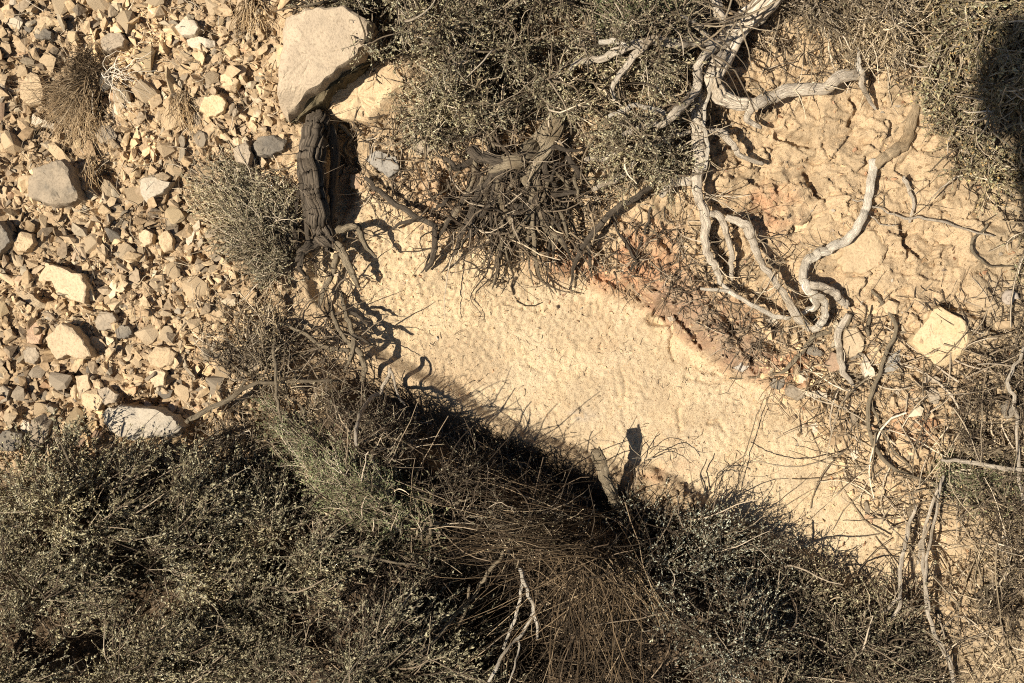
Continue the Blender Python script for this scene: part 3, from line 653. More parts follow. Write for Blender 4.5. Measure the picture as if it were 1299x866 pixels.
scatter_pebbles('stone_chips', 'small stone chips scattered through the litter at the right', 620, (960, 400, 1320, 780), (2.5, 12), 'pebble', 74, 2, .15, lambda X, Y: np.clip(1.1 - ss(90, 260, np.hypot(X - 1080, Y - 500)), .12, 1) * ss(-20, 30, X - 1000 - .7 * (Y - 520)))
scatter_pebbles('sand_grains', 'coarse sand grains lying on the bare strip', 5200, (430, 240, 1200, 760), (.5, 1.7), 'crumb', 75, 1, .35, lambda X, Y: (sdist(X, Y, BAND) > 0) * (.25 + .75 * ss(.4, .6, fbm(X / 50, Y / 50, 95, 3))))
scatter_pebbles('soil_crumbs', 'dry crumbs and grit of soil strewn over the bank', 7000, (380, -60, 1350, 800), (1.0, 5.0), 'crumb', 73, 1, .3, m_other)

# ------------------------------------------------------------------ roots and branches
def catmull(p, k):
    p = np.asarray(p, float); q = np.vstack([2 * p[0] - p[1], p, 2 * p[-1] - p[-2]]); out = []
    for i in range(1, len(q) - 2):
        t = np.linspace(0, 1, k, endpoint=False)[:, None]
        out.append(.5 * ((2 * q[i]) + (-q[i-1] + q[i+1]) * t + (2*q[i-1] - 5*q[i] + 4*q[i+1] - q[i+2]) * t**2 + (-q[i-1] + 3*q[i] - 3*q[i+1] + q[i+2]) * t**3))
    out.append(q[-2][None]); return np.vstack(out)
def wood_tube(pts, seed=0, sides=20, ridges=3, depth=.2, twist=2.0, k=7, flat=1.0, knob=.16, jitter=.0022):
    """pts: (x, y, radius mm, lift mm) -> mesh arrays with ridged, twisted surface"""
    rng = np.random.default_rng(seed); c = catmull([list(p) for p in pts], k)
    P = at(c[:, 0], c[:, 1], 0); g = np.convolve(np.pad(P[:, 2], 4, 'edge'), np.ones(9) / 9, 'valid'); P[:, 2] = g + c[:, 3] * .001
    s0 = (D - P[:, 2]) / D; P[:, 0] = (c[:, 0] - 649.5) / 1000 * s0; P[:, 1] = (433 - c[:, 1]) / 1000 * s0
    n = len(P); R = np.maximum(c[:, 2], .4) * .001
    P += (np.stack([vn(np.arange(n) * .45, np.full(n, 3.1 * a + .5), seed + a) for a in range(3)], -1) - .5) * jitter * 2
    T = norm(np.gradient(P, axis=0)); A = np.zeros_like(P); a = np.array([0, 0, 1.]); 
    for i in range(n):
        a = a - T[i] * a.dot(T[i]); a = a / np.linalg.norm(a); A[i] = a
    B = np.cross(T, A); L = np.concatenate([[0], np.cumsum(np.linalg.norm(np.diff(P, axis=0), axis=1))])
    th = np.arange(sides) * 2 * np.pi / sides; ph = rng.uniform(0, 6.28, 4)
    LL = L[:, None] / .1; TH = th[None]
    u_ = np.cos(TH + twist * .25 * LL) * ridges * .55; v_ = np.sin(TH + twist * .25 * LL) * ridges * .55
    g = fbm(u_ + LL * .55 + ph[0] * 9, v_ - LL * .4 + ph[1] * 9, seed, 2)
    m = 1 + depth * (1.7 * np.minimum(1, np.abs(g - .5) * 7) - 1.1) + depth * .6 * np.sin(2 * TH + twist * LL + ph[2])
    m += knob * (vn(LL * 1.6 + np.cos(TH) * .7 + 3, np.sin(TH) * .7 + LL * .8 + 7, seed + 8) - .5) * 2
    rr_ = R[:, None] * m
    V = P[:, None] + rr_[..., None] * (A[:, None] * np.cos(TH)[..., None] * flat + B[:, None] * np.sin(TH)[..., None])
    uv = np.stack([np.broadcast_to(L[:, None] * 6, (n, sides)), np.broadcast_to(np.minimum(th, 2 * np.pi - th)[None] / np.pi * np.ones((n, 1)), (n, sides))], -1)
    idx = np.arange(n * sides).reshape(n, sides); a_ = idx[:-1]; b_ = idx[1:]
    q = np.stack([a_, np.roll(a_, -1, 1), np.roll(b_, -1, 1), b_], -1).reshape(-1, 4)
    V = V.reshape(-1, 3); uv = uv.reshape(-1, 2)
    tr = []
    for e, row, flip in ((0, idx[0], 1), (n - 1, idx[-1], 0)):
        ci = len(V); V = np.vstack([V, P[e] + T[e] * (.3 * R[e]) * (-1 if flip else 1)]); uv = np.vstack([uv, [L[e] * 6, .5]])
        nx = np.roll(row, -1); t_ = np.stack([nx, row, np.full(sides, ci)], -1) if flip else np.stack([row, nx, np.full(sides, ci)], -1); tr.append(t_)
    return V, q, np.vstack(tr), uv
def wood_part(parent, base, name, pts, m, seed, **kw):
    pts = [tuple(p) + ((p[2] * .7,) if len(p) == 3 else ()) for p in pts]; rs = kw.pop('rs', .76); pts = [(p[0], p[1], p[2] * rs, p[3]) for p in pts]
    kw['sides'] = int(kw.get('sides', 14) * 1.35)
    V, q, t, uv = wood_tube(pts, seed, **kw)
    return link(name, new_mesh(name, V - base, q, t, uv=uv), M[m], parent)
def rootlets(parent, base, src, n, length, rad, seed, mm='twig', name='rootlets', spread=1.0, down=.5, K=7, label=None):
    """fine hair roots springing from the polylines in src"""
    rng = np.random.default_rng(seed); s = []
    for pts in src:
        c = catmull([[p[0], p[1], (p[3] if len(p) > 3 else p[2] * .7)] for p in pts], 6); s.append(c)
    s = np.vstack(s); i = rng.integers(0, len(s), n); st = at(s[i, 0], s[i, 1], 0); st[:, 2] += s[i, 2] * .001
    ang = rng.uniform(0, 2 * np.pi, n); d = np.stack([np.cos(ang) * spread, np.sin(ang) * spread - down, rng.uniform(-.2, .5, n)], -1); d = norm(d)
    ln = length * rng.uniform(.4, 1.3, n); P = grow(st, d, ln, K, rng, .5)
    R = rad * rng.uniform(.6, 1.3, n)[:, None] * np.linspace(1, .35, K)[None]
    V, q = tubes(P, R, 4); o = link(name, new_mesh(name, V - base, q), M[mm], parent); tag(o, kind='stuff'); return o
def grow(st, d, ln, K, rng, wander=.35, grav=0.0, hug=None):
    n = len(st); P = np.zeros((n, K, 3)); P[:, 0] = st; d = d.copy(); tw = rng.normal(size=(n, 3)) * wander * .45
    for k in range(1, K):
        d = norm(d + tw + rng.normal(size=(n, 3)) * wander * .35 + np.array([0, -grav, 0])); P[:, k] = P[:, k - 1] + d * (ln / (K - 1))[:, None]
        gz = ground_z(P[:, k, 0], P[:, k, 1]) + .0008
        P[:, k, 2] = np.maximum(P[:, k, 2], gz)
    return P

# 1. the dark stump
b = at(402, 240, .01)
t = thing('root_stump', b, 'dark weathered upright stump with furrowed bark under the big boulder', 'stump')
sp = [[(405, 148, 15, 22), (399, 172, 18, 30), (396, 205, 18, 34), (399, 240, 17, 34), (404, 270, 17, 34), (412, 296, 14, 32), (420, 312, 9, 28)]]
wood_part(t, b, 'trunk', sp[0], 'bark', 1, sides=44, ridges=9, depth=.26, twist=.7, k=12, knob=.22, jitter=.003, rs=.76)
for i, (pts, m, nm) in enumerate([
    ([(420, 160, 7, 22), (426, 185, 8, 22), (424, 220, 7, 26), (422, 260, 7, 30), (418, 292, 6, 30)], 'bark', 'side_strand'),
    ([(384, 180, 5, 20), (383, 220, 6, 24), (388, 262, 6, 26), (392, 300, 5, 24), (384, 322, 5, 20)], 'bark', 'side_strand'),
    ([(418, 292, 8, 30), (436, 291, 7, 34), (452, 287, 7, 40), (459, 299, 5.5, 46), (466, 314, 4.5, 46), (479, 327, 2.5, 42)], 'mossbark', 'root_fork'),
    ([(412, 300, 9, 28), (396, 312, 8, 26), (383, 322, 7, 24), (378, 330, 5, 22)], 'bark', 'root_fork'),
    ([(381, 325, 5, 22), (383, 342, 4, 22), (392, 355, 2.5, 18)], 'bark', 'root_fork'),
    ([(420, 305, 9, 28), (433, 318, 8, 34), (441, 334, 6.5, 38), (449, 350, 5, 38), (454, 364, 3, 34)], 'mossbark', 'root_fork'),
    ([(428, 322, 7, 28), (424, 342, 6, 24), (413, 366, 5, 20), (402, 390, 3.5, 14)], 'mossbark', 'root_fork'),
    ([(378, 240, 3, 16), (374, 285, 3, 18), (379, 312, 3.5, 20)], 'bark', 'root_fork'),
    ([(430, 158, 5, 16), (444, 172, 4, 18), (438, 190, 3, 18), (446, 200, 2, 12)], 'mossbark', 'root_fork')]):
    wood_part(t, b, nm, pts, m, 10 + i, depth=.26, ridges=4, sides=14, rs=.66, jitter=.003)
rootlets(t, b, [sp[0], [(380, 230, 3, 15), (378, 320, 3, 15)]], 60, .05, .0006, 3, 'twig_dark')
rootlets(t, b, [[(392, 310, 3, 20), (470, 300, 3, 30)], [(400, 330, 3, 20), (450, 360, 3, 30)]], 44, .04, .0011, 33, 'twig_dark', 'thin_roots')
# 2. hanging root ends under the stump
b = at(435, 420, .0)
t = thing('hanging_roots', b, 'bundle of mossy root ends hanging below the dark stump', 'roots')
for i, (pts, m) in enumerate([
    ([(418, 384, 5, 18), (424, 402, 5, 26), (432, 422, 5, 32), (443, 436, 6, 34)], 'mossbark'),
    ([(432, 372, 6, 20), (438, 392, 6, 30), (444, 412, 6, 38), (449, 436, 6, 44), (444, 456, 5, 44), (436, 472, 3.5, 40)], 'mossbark'),
    ([(443, 436, 6, 38), (458, 448, 5, 44), (462, 468, 5.5, 46), (461, 488, 3, 42)], 'mossbark'),
    ([(320, 410, 3, 20), (345, 410, 3.5, 24), (368, 414, 4, 28), (391, 426, 4.5, 32), (411, 440, 5, 36), (443, 444, 4.5, 40)], 'mossbark'),
    ([(411, 440, 4, 36), (395, 445, 3.5, 34), (370, 452, 3, 28), (345, 466, 2, 22)], 'mossbark'),
    ([(444, 395, 3, 34), (455, 402, 3, 44), (468, 412, 2, 48)], 'bark'),
    ([(449, 425, 3, 44), (462, 432, 3, 54), (476, 440, 2, 58)], 'bark')]):
    wood_part(t, b, 'root', pts, m, 40 + i, depth=.26, ridges=3, sides=12, rs=.55, jitter=.0018)
rootlets(t, b, [[(420, 400, 3, 20), (450, 450, 3, 30)], [(320, 410, 3, 20), (411, 440, 3, 30)]], 110, .06, .0010, 5, 'twig_dark')

# 3. the bleached twisted root
b = at(905, 100, .02)
t = thing('bleached_root', b, 'bleached twisted root trunk sprawling down from the top edge', 'root')
A0 = [(985, -12, 17, 40), (966, 10, 19, 46), (944, 28, 18, 52), (924, 52, 16, 56), (914, 76, 15, 58), (904, 98, 14, 56), (912, 120, 14, 54), (934, 131, 11, 52), (957, 132, 9, 50)]
A1 = [(957, 132, 9, 50), (975, 124, 8, 46), (1007, 114, 9, 42), (1045, 112, 9, 38), (1068, 98, 9, 36), (1094, 93, 7, 34)]
A2 = [(924, 48, 9, 58), (900, 62, 8.5, 58), (885, 84, 8, 54), (886, 106, 7.5, 50), (874, 127, 7, 44), (856, 145, 6.5, 38), (843, 156, 5.5, 34), (815, 161, 4.5, 28), (792, 170, 3.5, 22)]
A3 = [(893, 105, 9, 40), (886, 130, 10, 40), (884, 155, 9, 42), (886, 183, 9, 42), (889, 203, 9, 40), (884, 226, 9, 38), (886, 250, 8, 36), (894, 272, 7.5, 34), (895, 302, 6, 30), (898, 322, 5, 28), (909, 342, 4.5, 28), (914, 358, 4, 26)]
A4 = [(894, 268, 5, 34), (914, 274, 6, 30), (922, 296, 5, 28), (928, 327, 4, 26), (927, 354, 3, 22)]
A5 = [(922, 276, 5, 28), (946, 286, 7, 32), (955, 309, 6, 34), (966, 334, 5.5, 34), (984, 357, 5.5, 36), (997, 378, 6, 36), (1010, 401, 6, 34), (1027, 418, 5, 26)]
A6 = [(896, 166, 5, 40), (914, 168, 6, 42), (930, 183, 5, 40), (940, 198, 4, 34), (968, 209, 3, 22)]
A7 = [(908, 52, 7, 54), (885, 55, 6.5, 48), (862, 56, 6, 44), (843, 53, 6, 42), (823, 52, 6, 42), (808, 68, 5, 42), (790, 90, 4.5, 42), (779, 108, 4, 40), (778, 127, 3, 34)]
A8 = [(823, 53, 5, 42), (794, 60, 6, 44), (767, 74, 4.5, 44), (738, 76, 4, 42), (724, 88, 3, 40)]
A9 = [(957, 132, 7, 50), (948, 150, 5, 40), (966, 162, 3, 30)]
drift = [(A0, 'trunk', 'drift', 30, .22), (A1, 'branch', 'drift', 16, .2), (A2, 'branch', 'drift', 16, .2), (A3, 'branch', 'drift', 18, .2), (A4, 'branch', 'drift', 12, .15),
         (A5, 'branch', 'drift', 12, .15), (A6, 'branch', 'drift', 12, .15), (A7, 'branch', 'drift', 14, .2), (A8, 'branch', 'drift', 12, .2), (A9, 'branch', 'drift', 12, .15),
         ([(1092, 94, 6, 34), (1089, 78, 3.5, 40), (1088, 60, 1.5, 46)], 'spur', 'drift_pale', 10, .15), ([(1090, 96, 5, 34), (1098, 116, 4, 26), (1111, 138, 2.5, 14)], 'spur', 'drift', 10, .15),
         ([(863, 20, 2.5, 50), (880, 30, 3, 54), (892, 42, 4, 56), (900, 50, 4, 56)], 'branch', 'drift_pale', 10, .1), ([(869, 45, 2.5, 54), (881, 51, 3, 56), (898, 46, 3.5, 56)], 'branch', 'drift_pale', 10, .1),
         ([(760, 52, 3.5, 44), (778, 52, 4, 46), (796, 58, 4, 46)], 'branch', 'drift_pale', 10, .1),
         ([(772, 147, 2.5, 44), (792, 140, 3.5, 44), (802, 134, 3.5, 42), (823, 136, 4, 38), (843, 146, 5, 36)], 'branch', 'drift_pale', 10, .1),
         ([(876, 228, 7, 36), (851, 233, 7, 28), (838, 248, 4, 20)], 'branch', 'drift', 12, .15), ([(935, 35, 8, 50), (915, 20, 8, 50), (905, -6, 8, 48)], 'branch', 'drift', 14, .2),
         ([(914, 70, 4, 60), (890, 98, 4, 52), (889, 124, 4, 50)], 'branch', 'drift', 10, .1), ([(905, 92, 3, 68), (893, 150, 3, 52), (898, 185, 3, 50), (894, 214, 3, 46)], 'branch', 'drift_pale', 10, .1)]
for i, (pts, nm, m, sides, dp) in enumerate(drift):
    if i in (2, 7, 8) or 12 <= i <= 15: pts = [(p[0], p[1], p[2], p[3] + 62 * float(ss(905, 850, p[0]) if p[0] < 905 else 0)) for p in pts]     # these reach out over the shrub
    wood_part(t, b, nm, pts, m, 60 + i, rs=.70 if i == 0 else .74, sides=sides, depth=dp * 1.2, ridges=4 if i else 6, twist=3.5, k=9, knob=.16, jitter=.0018)
rootlets(t, b, [A1, A3, A7, A8, A5], 210, .05, .0008, 9, 'twig')
rootlets(t, b, [[(p[0], p[1], p[2], p[3] + 50) for p in A_] for A_ in (A2, A7, A8)], 60, .08, .0013, 29, 'twig_mid', 'side_twigs')

# 4. S-shaped root and its curled foot
b = at(1060, 310, .01)
t = thing('curved_root', b, 'smooth pale S shaped root lying on bare soil, curled at its foot', 'root')
for i, (pts, m) in enumerate([
    ([(1162, 118, 3, -4), (1158, 150, 8, 3), (1148, 180, 9, 4), (1128, 196, 9, 5), (1108, 208, 8, 8)], 'dust'),
    ([(1107, 204, 7, 10), (1104, 238, 7, 15), (1096, 269, 7, 18), (1078, 299, 7, 18), (1053, 314, 7.5, 18), (1036, 322, 7, 20), (1021, 334, 7.5, 24), (1020, 357, 7.5, 30), (1030, 374, 6.5, 34), (1036, 386, 5.5, 34), (1017, 398, 5, 28)], 'drift_pale'),
    ([(1032, 372, 5, 34), (1044, 380, 5.5, 36), (1048, 396, 5.5, 36), (1043, 410, 6, 32), (1030, 417, 5.5, 28)], 'drift_pale'),
    ([(1026, 362, 6, 28), (1040, 364, 6, 28), (1058, 371, 6, 22), (1068, 381, 6, 20), (1077, 390, 5, 16)], 'drift')]):
    if m == 'dust' and 'dust' not in M: M['dust'] = wood_mat('dusty_root_skin', (.52, .40, .26), (.43, .32, .20), (.25, .18, .11))
    wood_part(t, b, ['buried_length', 'root', 'curl', 'side_root'][i], pts, m, 90 + i, sides=16, depth=.10, ridges=3, twist=3, k=9)
rootlets(t, b, [[(1100, 250, 5, 12), (1020, 340, 5, 14), (1040, 400, 5, 14)]], 25, .03, .0006, 19, 'twig')

def single_branch(name, label, cat, paths, m, seed, part='stem', rl=0, **kw):
    x, y = paths[0][0][:2]; b = at(x, y, 0); t = thing(name, b, label, cat)
    for i, p in enumerate(paths): wood_part(t, b, part if i == 0 else 'side_' + part, p, m, seed + i, **{'sides': 10, 'depth': .12, **kw})
    if rl: rootlets(t, b, paths, rl, .035, .0005, seed, 'twig')
    return t
single_branch('dead_stick', 'pale straight forked stick lying across the hanging roots', 'stick', [[(888, 365, 2, 34), (924, 371, 3, 34), (955, 386, 3.5, 34), (985, 402, 4, 32), (1004, 404, 3, 30)], [(914, 358, 3, 30), (930, 375, 2.5, 32)]], 'drift_pale', 120)
single_branch('thin_root', 'thin forked root trailing from the curled root into the soil crack', 'root', [[(1078, 400, 4, 8), (1070, 415, 4, 8), (1045, 421, 4, 8), (1024, 434, 4, 9), (1008, 456, 3.5, 8), (989, 471, 2.5, 5), (960, 478, 1.8, 2), (925, 480, 1.2, 1)], [(1030, 430, 2, 8), (1048, 418, 2, 10), (1072, 412, 1.5, 10)]], 'mossbark', 130, rl=10)
single_branch('hooked_root', 'short grey hooked root hanging beside the pale tan stone', 'root', [[(1077, 398, 4, 10), (1063, 424, 5.5, 12), (1067, 450, 5, 14), (1071, 474, 4.5, 14), (1082, 490, 3, 8)]], 'drift', 140)
single_branch('dead_stalk', 'long thin brown stalk arching down through the litter at the right', 'stem', [[(1106, 366, 2, 6), (1118, 384, 2.5, 10), (1137, 414, 3.2, 14), (1126, 446, 3.5, 16), (1114, 481, 3.5, 16), (1101, 517, 3.5, 14), (1104, 552, 3, 16), (1118, 580, 3, 14), (1140, 597, 2.5, 12), (1176, 609, 2, 8)], [(1106, 510, 2, 12), (1113, 530, 2, 14), (1132, 570, 2, 12), (1160, 596, 1.5, 8)], [(1103, 400, 3, 8), (1100, 425, 3, 8)]], 'mossbark', 150)
single_branch('broken_stub', 'short broken wooden stub standing out of the shaded lower edge', 'stump', [[(792, 668, 9, 10), (782, 642, 8, 36), (770, 612, 8, 60), (764, 594, 7.5, 76), (757, 572, 7, 92)], [(770, 610, 4, 66), (764, 585, 3.5, 84), (760, 566, 1.5, 100)], [(776, 628, 4, 50), (762, 598, 3, 74), (752, 578, 1.2, 90)]], 'mossbark', 160, part='wood', sides=22, depth=.3, ridges=5, k=10)
single_branch('white_stalk', 'long whitish doubled stem hanging at the lower right', 'stem', [[(1196, 604, 3, 40), (1183, 640, 3.5, 46), (1172, 684, 3.5, 50), (1172, 722, 4, 50), (1177, 773, 4, 46), (1187, 808, 4, 40), (1204, 836, 4, 36), (1210, 870, 4, 34)], [(1194, 606, 2, 44), (1188, 650, 2.5, 50), (1178, 690, 2.5, 56), (1176, 730, 2.5, 54), (1180, 775, 2, 48)], [(1180, 660, 2, 50), (1168, 690, 2.5, 50), (1166, 716, 2, 46)]], 'drift', 170, rs=.6)
single_branch('white_stalk', 'curved whitish stem left of the doubled white stem', 'stem', [[(1162, 640, 2.5, 40), (1156, 660, 3, 44), (1149, 690, 3.5, 48), (1142, 720, 4, 50), (1142, 752, 4, 50), (1140, 772, 4, 46), (1124, 788, 4, 40), (1108, 798, 3, 34)], [(1142, 755, 3, 48), (1128, 770, 3, 44), (1110, 778, 2, 40)]], 'drift', 180, rs=.6)
single_branch('forked_stick', 'pale forked dead stick over the dark straw of the tussock', 'stick', [[(660, 720, 2.5, 120), (664, 734, 3, 124), (672, 756, 3, 122), (678, 778, 3, 118), (682, 812, 1.5, 108)], [(662, 724, 3, 120), (662, 752, 2.5, 120), (652, 788, 2.5, 118), (638, 822, 2, 112)], [(677, 778, 3, 118), (660, 806, 2.5, 116), (640, 828, 2.5, 112), (618, 868, 2, 104)], [(658, 811, 1.5, 116), (655, 838, 1.5, 110), (646, 866, 1, 100)]], 'drift_pale', 190)
single_branch('dead_branch', 'long dead branch crossing the dark hollow of the lower shrubs', 'branch', [[(640, 700, 2, 100), (618, 727, 3, 104), (604, 752, 3, 106), (587, 770, 3, 108), (549, 814, 3, 108), (518, 842, 2.5, 100)], [(596, 742, 2, 108), (592, 772, 2, 108), (578, 800, 1.5, 100)]], 'mossbark', 200)
single_branch('arched_stick', 'arched bare stick standing in the shaded soil below the hanging roots', 'stick', [[(495, 466, 3, 40), (486, 492, 3.2, 60), (470, 507, 3.2, 74), (458, 524, 3.2, 84), (452, 542, 3, 88), (451, 564, 2.5, 84)], [(495, 467, 2, 44), (503, 492, 2, 60), (512, 515, 1.5, 66)]], 'drift', 210)
single_branch('long_branch', 'long grey branch rising from the ridged rock to the hanging roots', 'branch', [[(236, 534, 3, 60), (249, 527, 4, 60), (287, 509, 4, 56), (317, 489, 3.5, 50), (345, 484, 3, 46), (400, 484, 2.5, 44), (440, 482, 1.5, 40)], [(287, 509, 2.5, 56), (300, 500, 3, 50), (312, 484, 2, 44)]], 'mossbark', 220, rl=14)
single_branch('upright_twig', 'straight upright bare twig left of the hanging roots', 'twig', [[(347, 412, 2, 30), (348, 445, 2.5, 44), (350, 476, 2.5, 56), (352, 505, 2.5, 62), (357, 532, 2, 60)]], 'mossbark', 230)
single_branch('mossy_stick', 'long pale stick edged with green moss at the right', 'stick', [[(1194, 583, 2.5, 24), (1222, 585, 3.5, 26), (1256, 590, 3.5, 26), (1300, 596, 3.5, 26), (1330, 598, 3, 24)]], 'drift', 240)
single_branch('side_stem', 'grey bent stem running down the right edge among twigs', 'stem', [[(1300, 440, 2, 20), (1292, 456, 3, 26), (1278, 484, 3, 30), (1286, 506, 3, 30), (1290, 540, 3, 28), (1293, 590, 3, 24), (1296, 640, 2, 20)]], 'drift', 250)
single_branch('dark_stick', 'dark straight stick running from the grey flat stone to the root cluster', 'stick', [[(464, 226, 3, 12), (482, 243, 4, 22), (505, 260, 4.5, 30), (530, 276, 4.5, 36), (553, 288, 4.5, 38)], [(552, 286, 4, 38), (552, 310, 4, 30), (549, 330, 4, 20), (540, 344, 2, 10)], [(528, 276, 2.5, 32), (508, 284, 2.5, 24), (496, 290, 1.5, 12)]], 'bark', 260)
single_branch('thin_twig', 'thin pale curved twig lying on soil by the S shaped root', 'twig', [[(1082, 253, 1.0, 22), (1100, 258, 1.2, 24), (1130, 270, 1.4, 12), (1152, 276, 2, 8), (1180, 278, 2, 6), (1225, 290, 1.5, 8), (1262, 300, 1, 8)], [(1100, 266, 1, 14), (1118, 283, 1, 8), (1136, 286, 1, 6)], [(1155, 282, 2, 8), (1158, 252, 2.5, 10), (1148, 230, 3, 8), (1145, 226, 2, 6)]], 'drift', 270, rl=20)
single_branch('curved_twig', 'dark curved twig looping below the right hand bush', 'twig', [[(1255, 285, 2, 10), (1238, 300, 2.5, 12), (1232, 315, 2.5, 12), (1242, 328, 2, 10), (1262, 338, 1.5, 8), (1300, 336, 1, 8)]], 'mossbark', 275)

# 5. central cluster of dead roots
b = at(650, 240, .01)
t = thing('root_cluster', b, 'tangled cluster of dark dead roots hanging below the central shrub', 'roots')
rng = np.random.default_rng(99); cl = []
main = [([(706, 146, 14, 40), (690, 170, 16, 46), (672, 192, 15, 50), (650, 206, 12, 52), (622, 212, 9, 50)], 'mossbark'),
        ([(712, 158, 10, 40), (700, 182, 10, 44), (682, 204, 10, 48), (668, 226, 8, 50)], 'mossbark'),
        ([(596, 190, 10, 44), (610, 200, 11, 48), (630, 204, 9, 50), (650, 214, 8, 50)], 'bark'),
        ([(640, 214, 9, 50), (622, 228, 8, 54), (608, 246, 8, 56), (600, 270, 7, 50), (598, 300, 5, 40)], 'bark')]
for p, m in main: cl.append((p, m))
ends = [(535, 346), (548, 300), (560, 346), (578, 320), (597, 376), (600, 352), (618, 330), (624, 366), (640, 340), (652, 352), (664, 330), (676, 360), (694, 364), (704, 346), (716, 352), (640, 360), (748, 356),
        (585, 296), (628, 318), (572, 300), (690, 320), (660, 300), (612, 290), (728, 330), (640, 310), (702, 372), (736, 318)]
for i, (ex, ey) in enumerate(ends):
    sx = 648 + (ex - 640) * .42 + rng.normal() * 12; sy = 218 + rng.normal() * 14
    r0 = rng.uniform(2.5, 8); mx = (sx + ex) / 2 + rng.normal() * 12; my = (sy + ey) / 2 + rng.normal() * 8
    cl.append(([(sx, sy, r0, 46), (sx * .6 + mx * .4 + rng.normal() * 7, sy * .6 + my * .4, r0 * .95, 48), (mx, my, r0 * .8, 38), (mx * .45 + ex * .55 + rng.normal() * 5, my * .45 + ey * .55, r0 * .55, 24), (ex, ey, 1.2, 7)], ['bark', 'mossbark'][i % 2]))
for i in range(26):
    sx, sy = rng.uniform(570, 740), rng.uniform(170, 270); a = rng.uniform(0, 6.28); L = rng.uniform(30, 65); r0 = rng.uniform(2.5, 6.5)
    cl.append(([(sx, sy, r0, 30), (sx + L * .35 * math.cos(a) + rng.normal() * 6, sy + L * .35 * math.sin(a) + rng.normal() * 6, r0, 52), (sx + L * .7 * math.cos(a) + rng.normal() * 8, sy + L * .7 * math.sin(a) + rng.normal() * 8, r0 * .7, 50), (sx + L * math.cos(a), sy + L * math.sin(a), 1.5, 36)], ['bark', 'mossbark', 'bark'][i % 3]))
for i, (p, m) in enumerate(cl):
    wood_part(t, b, 'trunk' if i < 4 else 'root', p, m, 300 + i, rs=.62 if i < 4 else .54, sides=26 if i < 4 else 9, depth=.28 if i < 4 else .2, ridges=6 if i < 4 else 3, twist=1.2, knob=.2, jitter=.0022)
rootlets(t, b, [p for p, m in cl], 380, .05, .0006, 8, 'twig_dark', down=.9)
rootlets(t, b, [p for p, m in cl], 170, .07, .0014, 28, 'twig_dark', 'thin_roots', down=.8)
single_branch('grey_branch', 'long grey branch slanting down left from the bleached root', 'branch', [[(876, 166, 3, 44), (843, 175, 4, 44), (802, 186, 4.5, 46), (767, 199, 4.5, 46), (742, 203, 3.5, 44)], [(818, 178, 3, 44), (797, 215, 5, 36), (777, 229, 5, 34), (752, 241, 4, 34)]], 'drift', 400, rl=16)
single_branch('slanting_root', 'dark forked root slanting down to the red soil', 'root', [[(836, 226, 3, 24), (818, 243, 4.5, 28), (800, 254, 5, 30), (782, 264, 5, 32), (762, 284, 5, 34), (743, 307, 4.5, 34), (731, 330, 3.5, 26), (724, 366, 1.5, 8)], [(746, 303, 3, 32), (748, 328, 2.5, 22), (750, 350, 1.5, 8)]], 'bark', 410, rl=26)
single_branch('fine_root', 'fine branching root running over the reddish soil', 'root', [[(826, 262, 2, 6), (820, 288, 2, 5), (812, 312, 1.6, 5), (806, 328, 1.2, 3)], [(770, 268, 1.6, 7), (784, 290, 2, 6), (796, 312, 2.2, 6), (806, 330, 2, 4), (798, 340, 1.5, 2), (788, 348, 1, 1)], [(842, 262, 1.2, 4), (848, 284, 1, 3)]], 'bark', 420, rl=8)

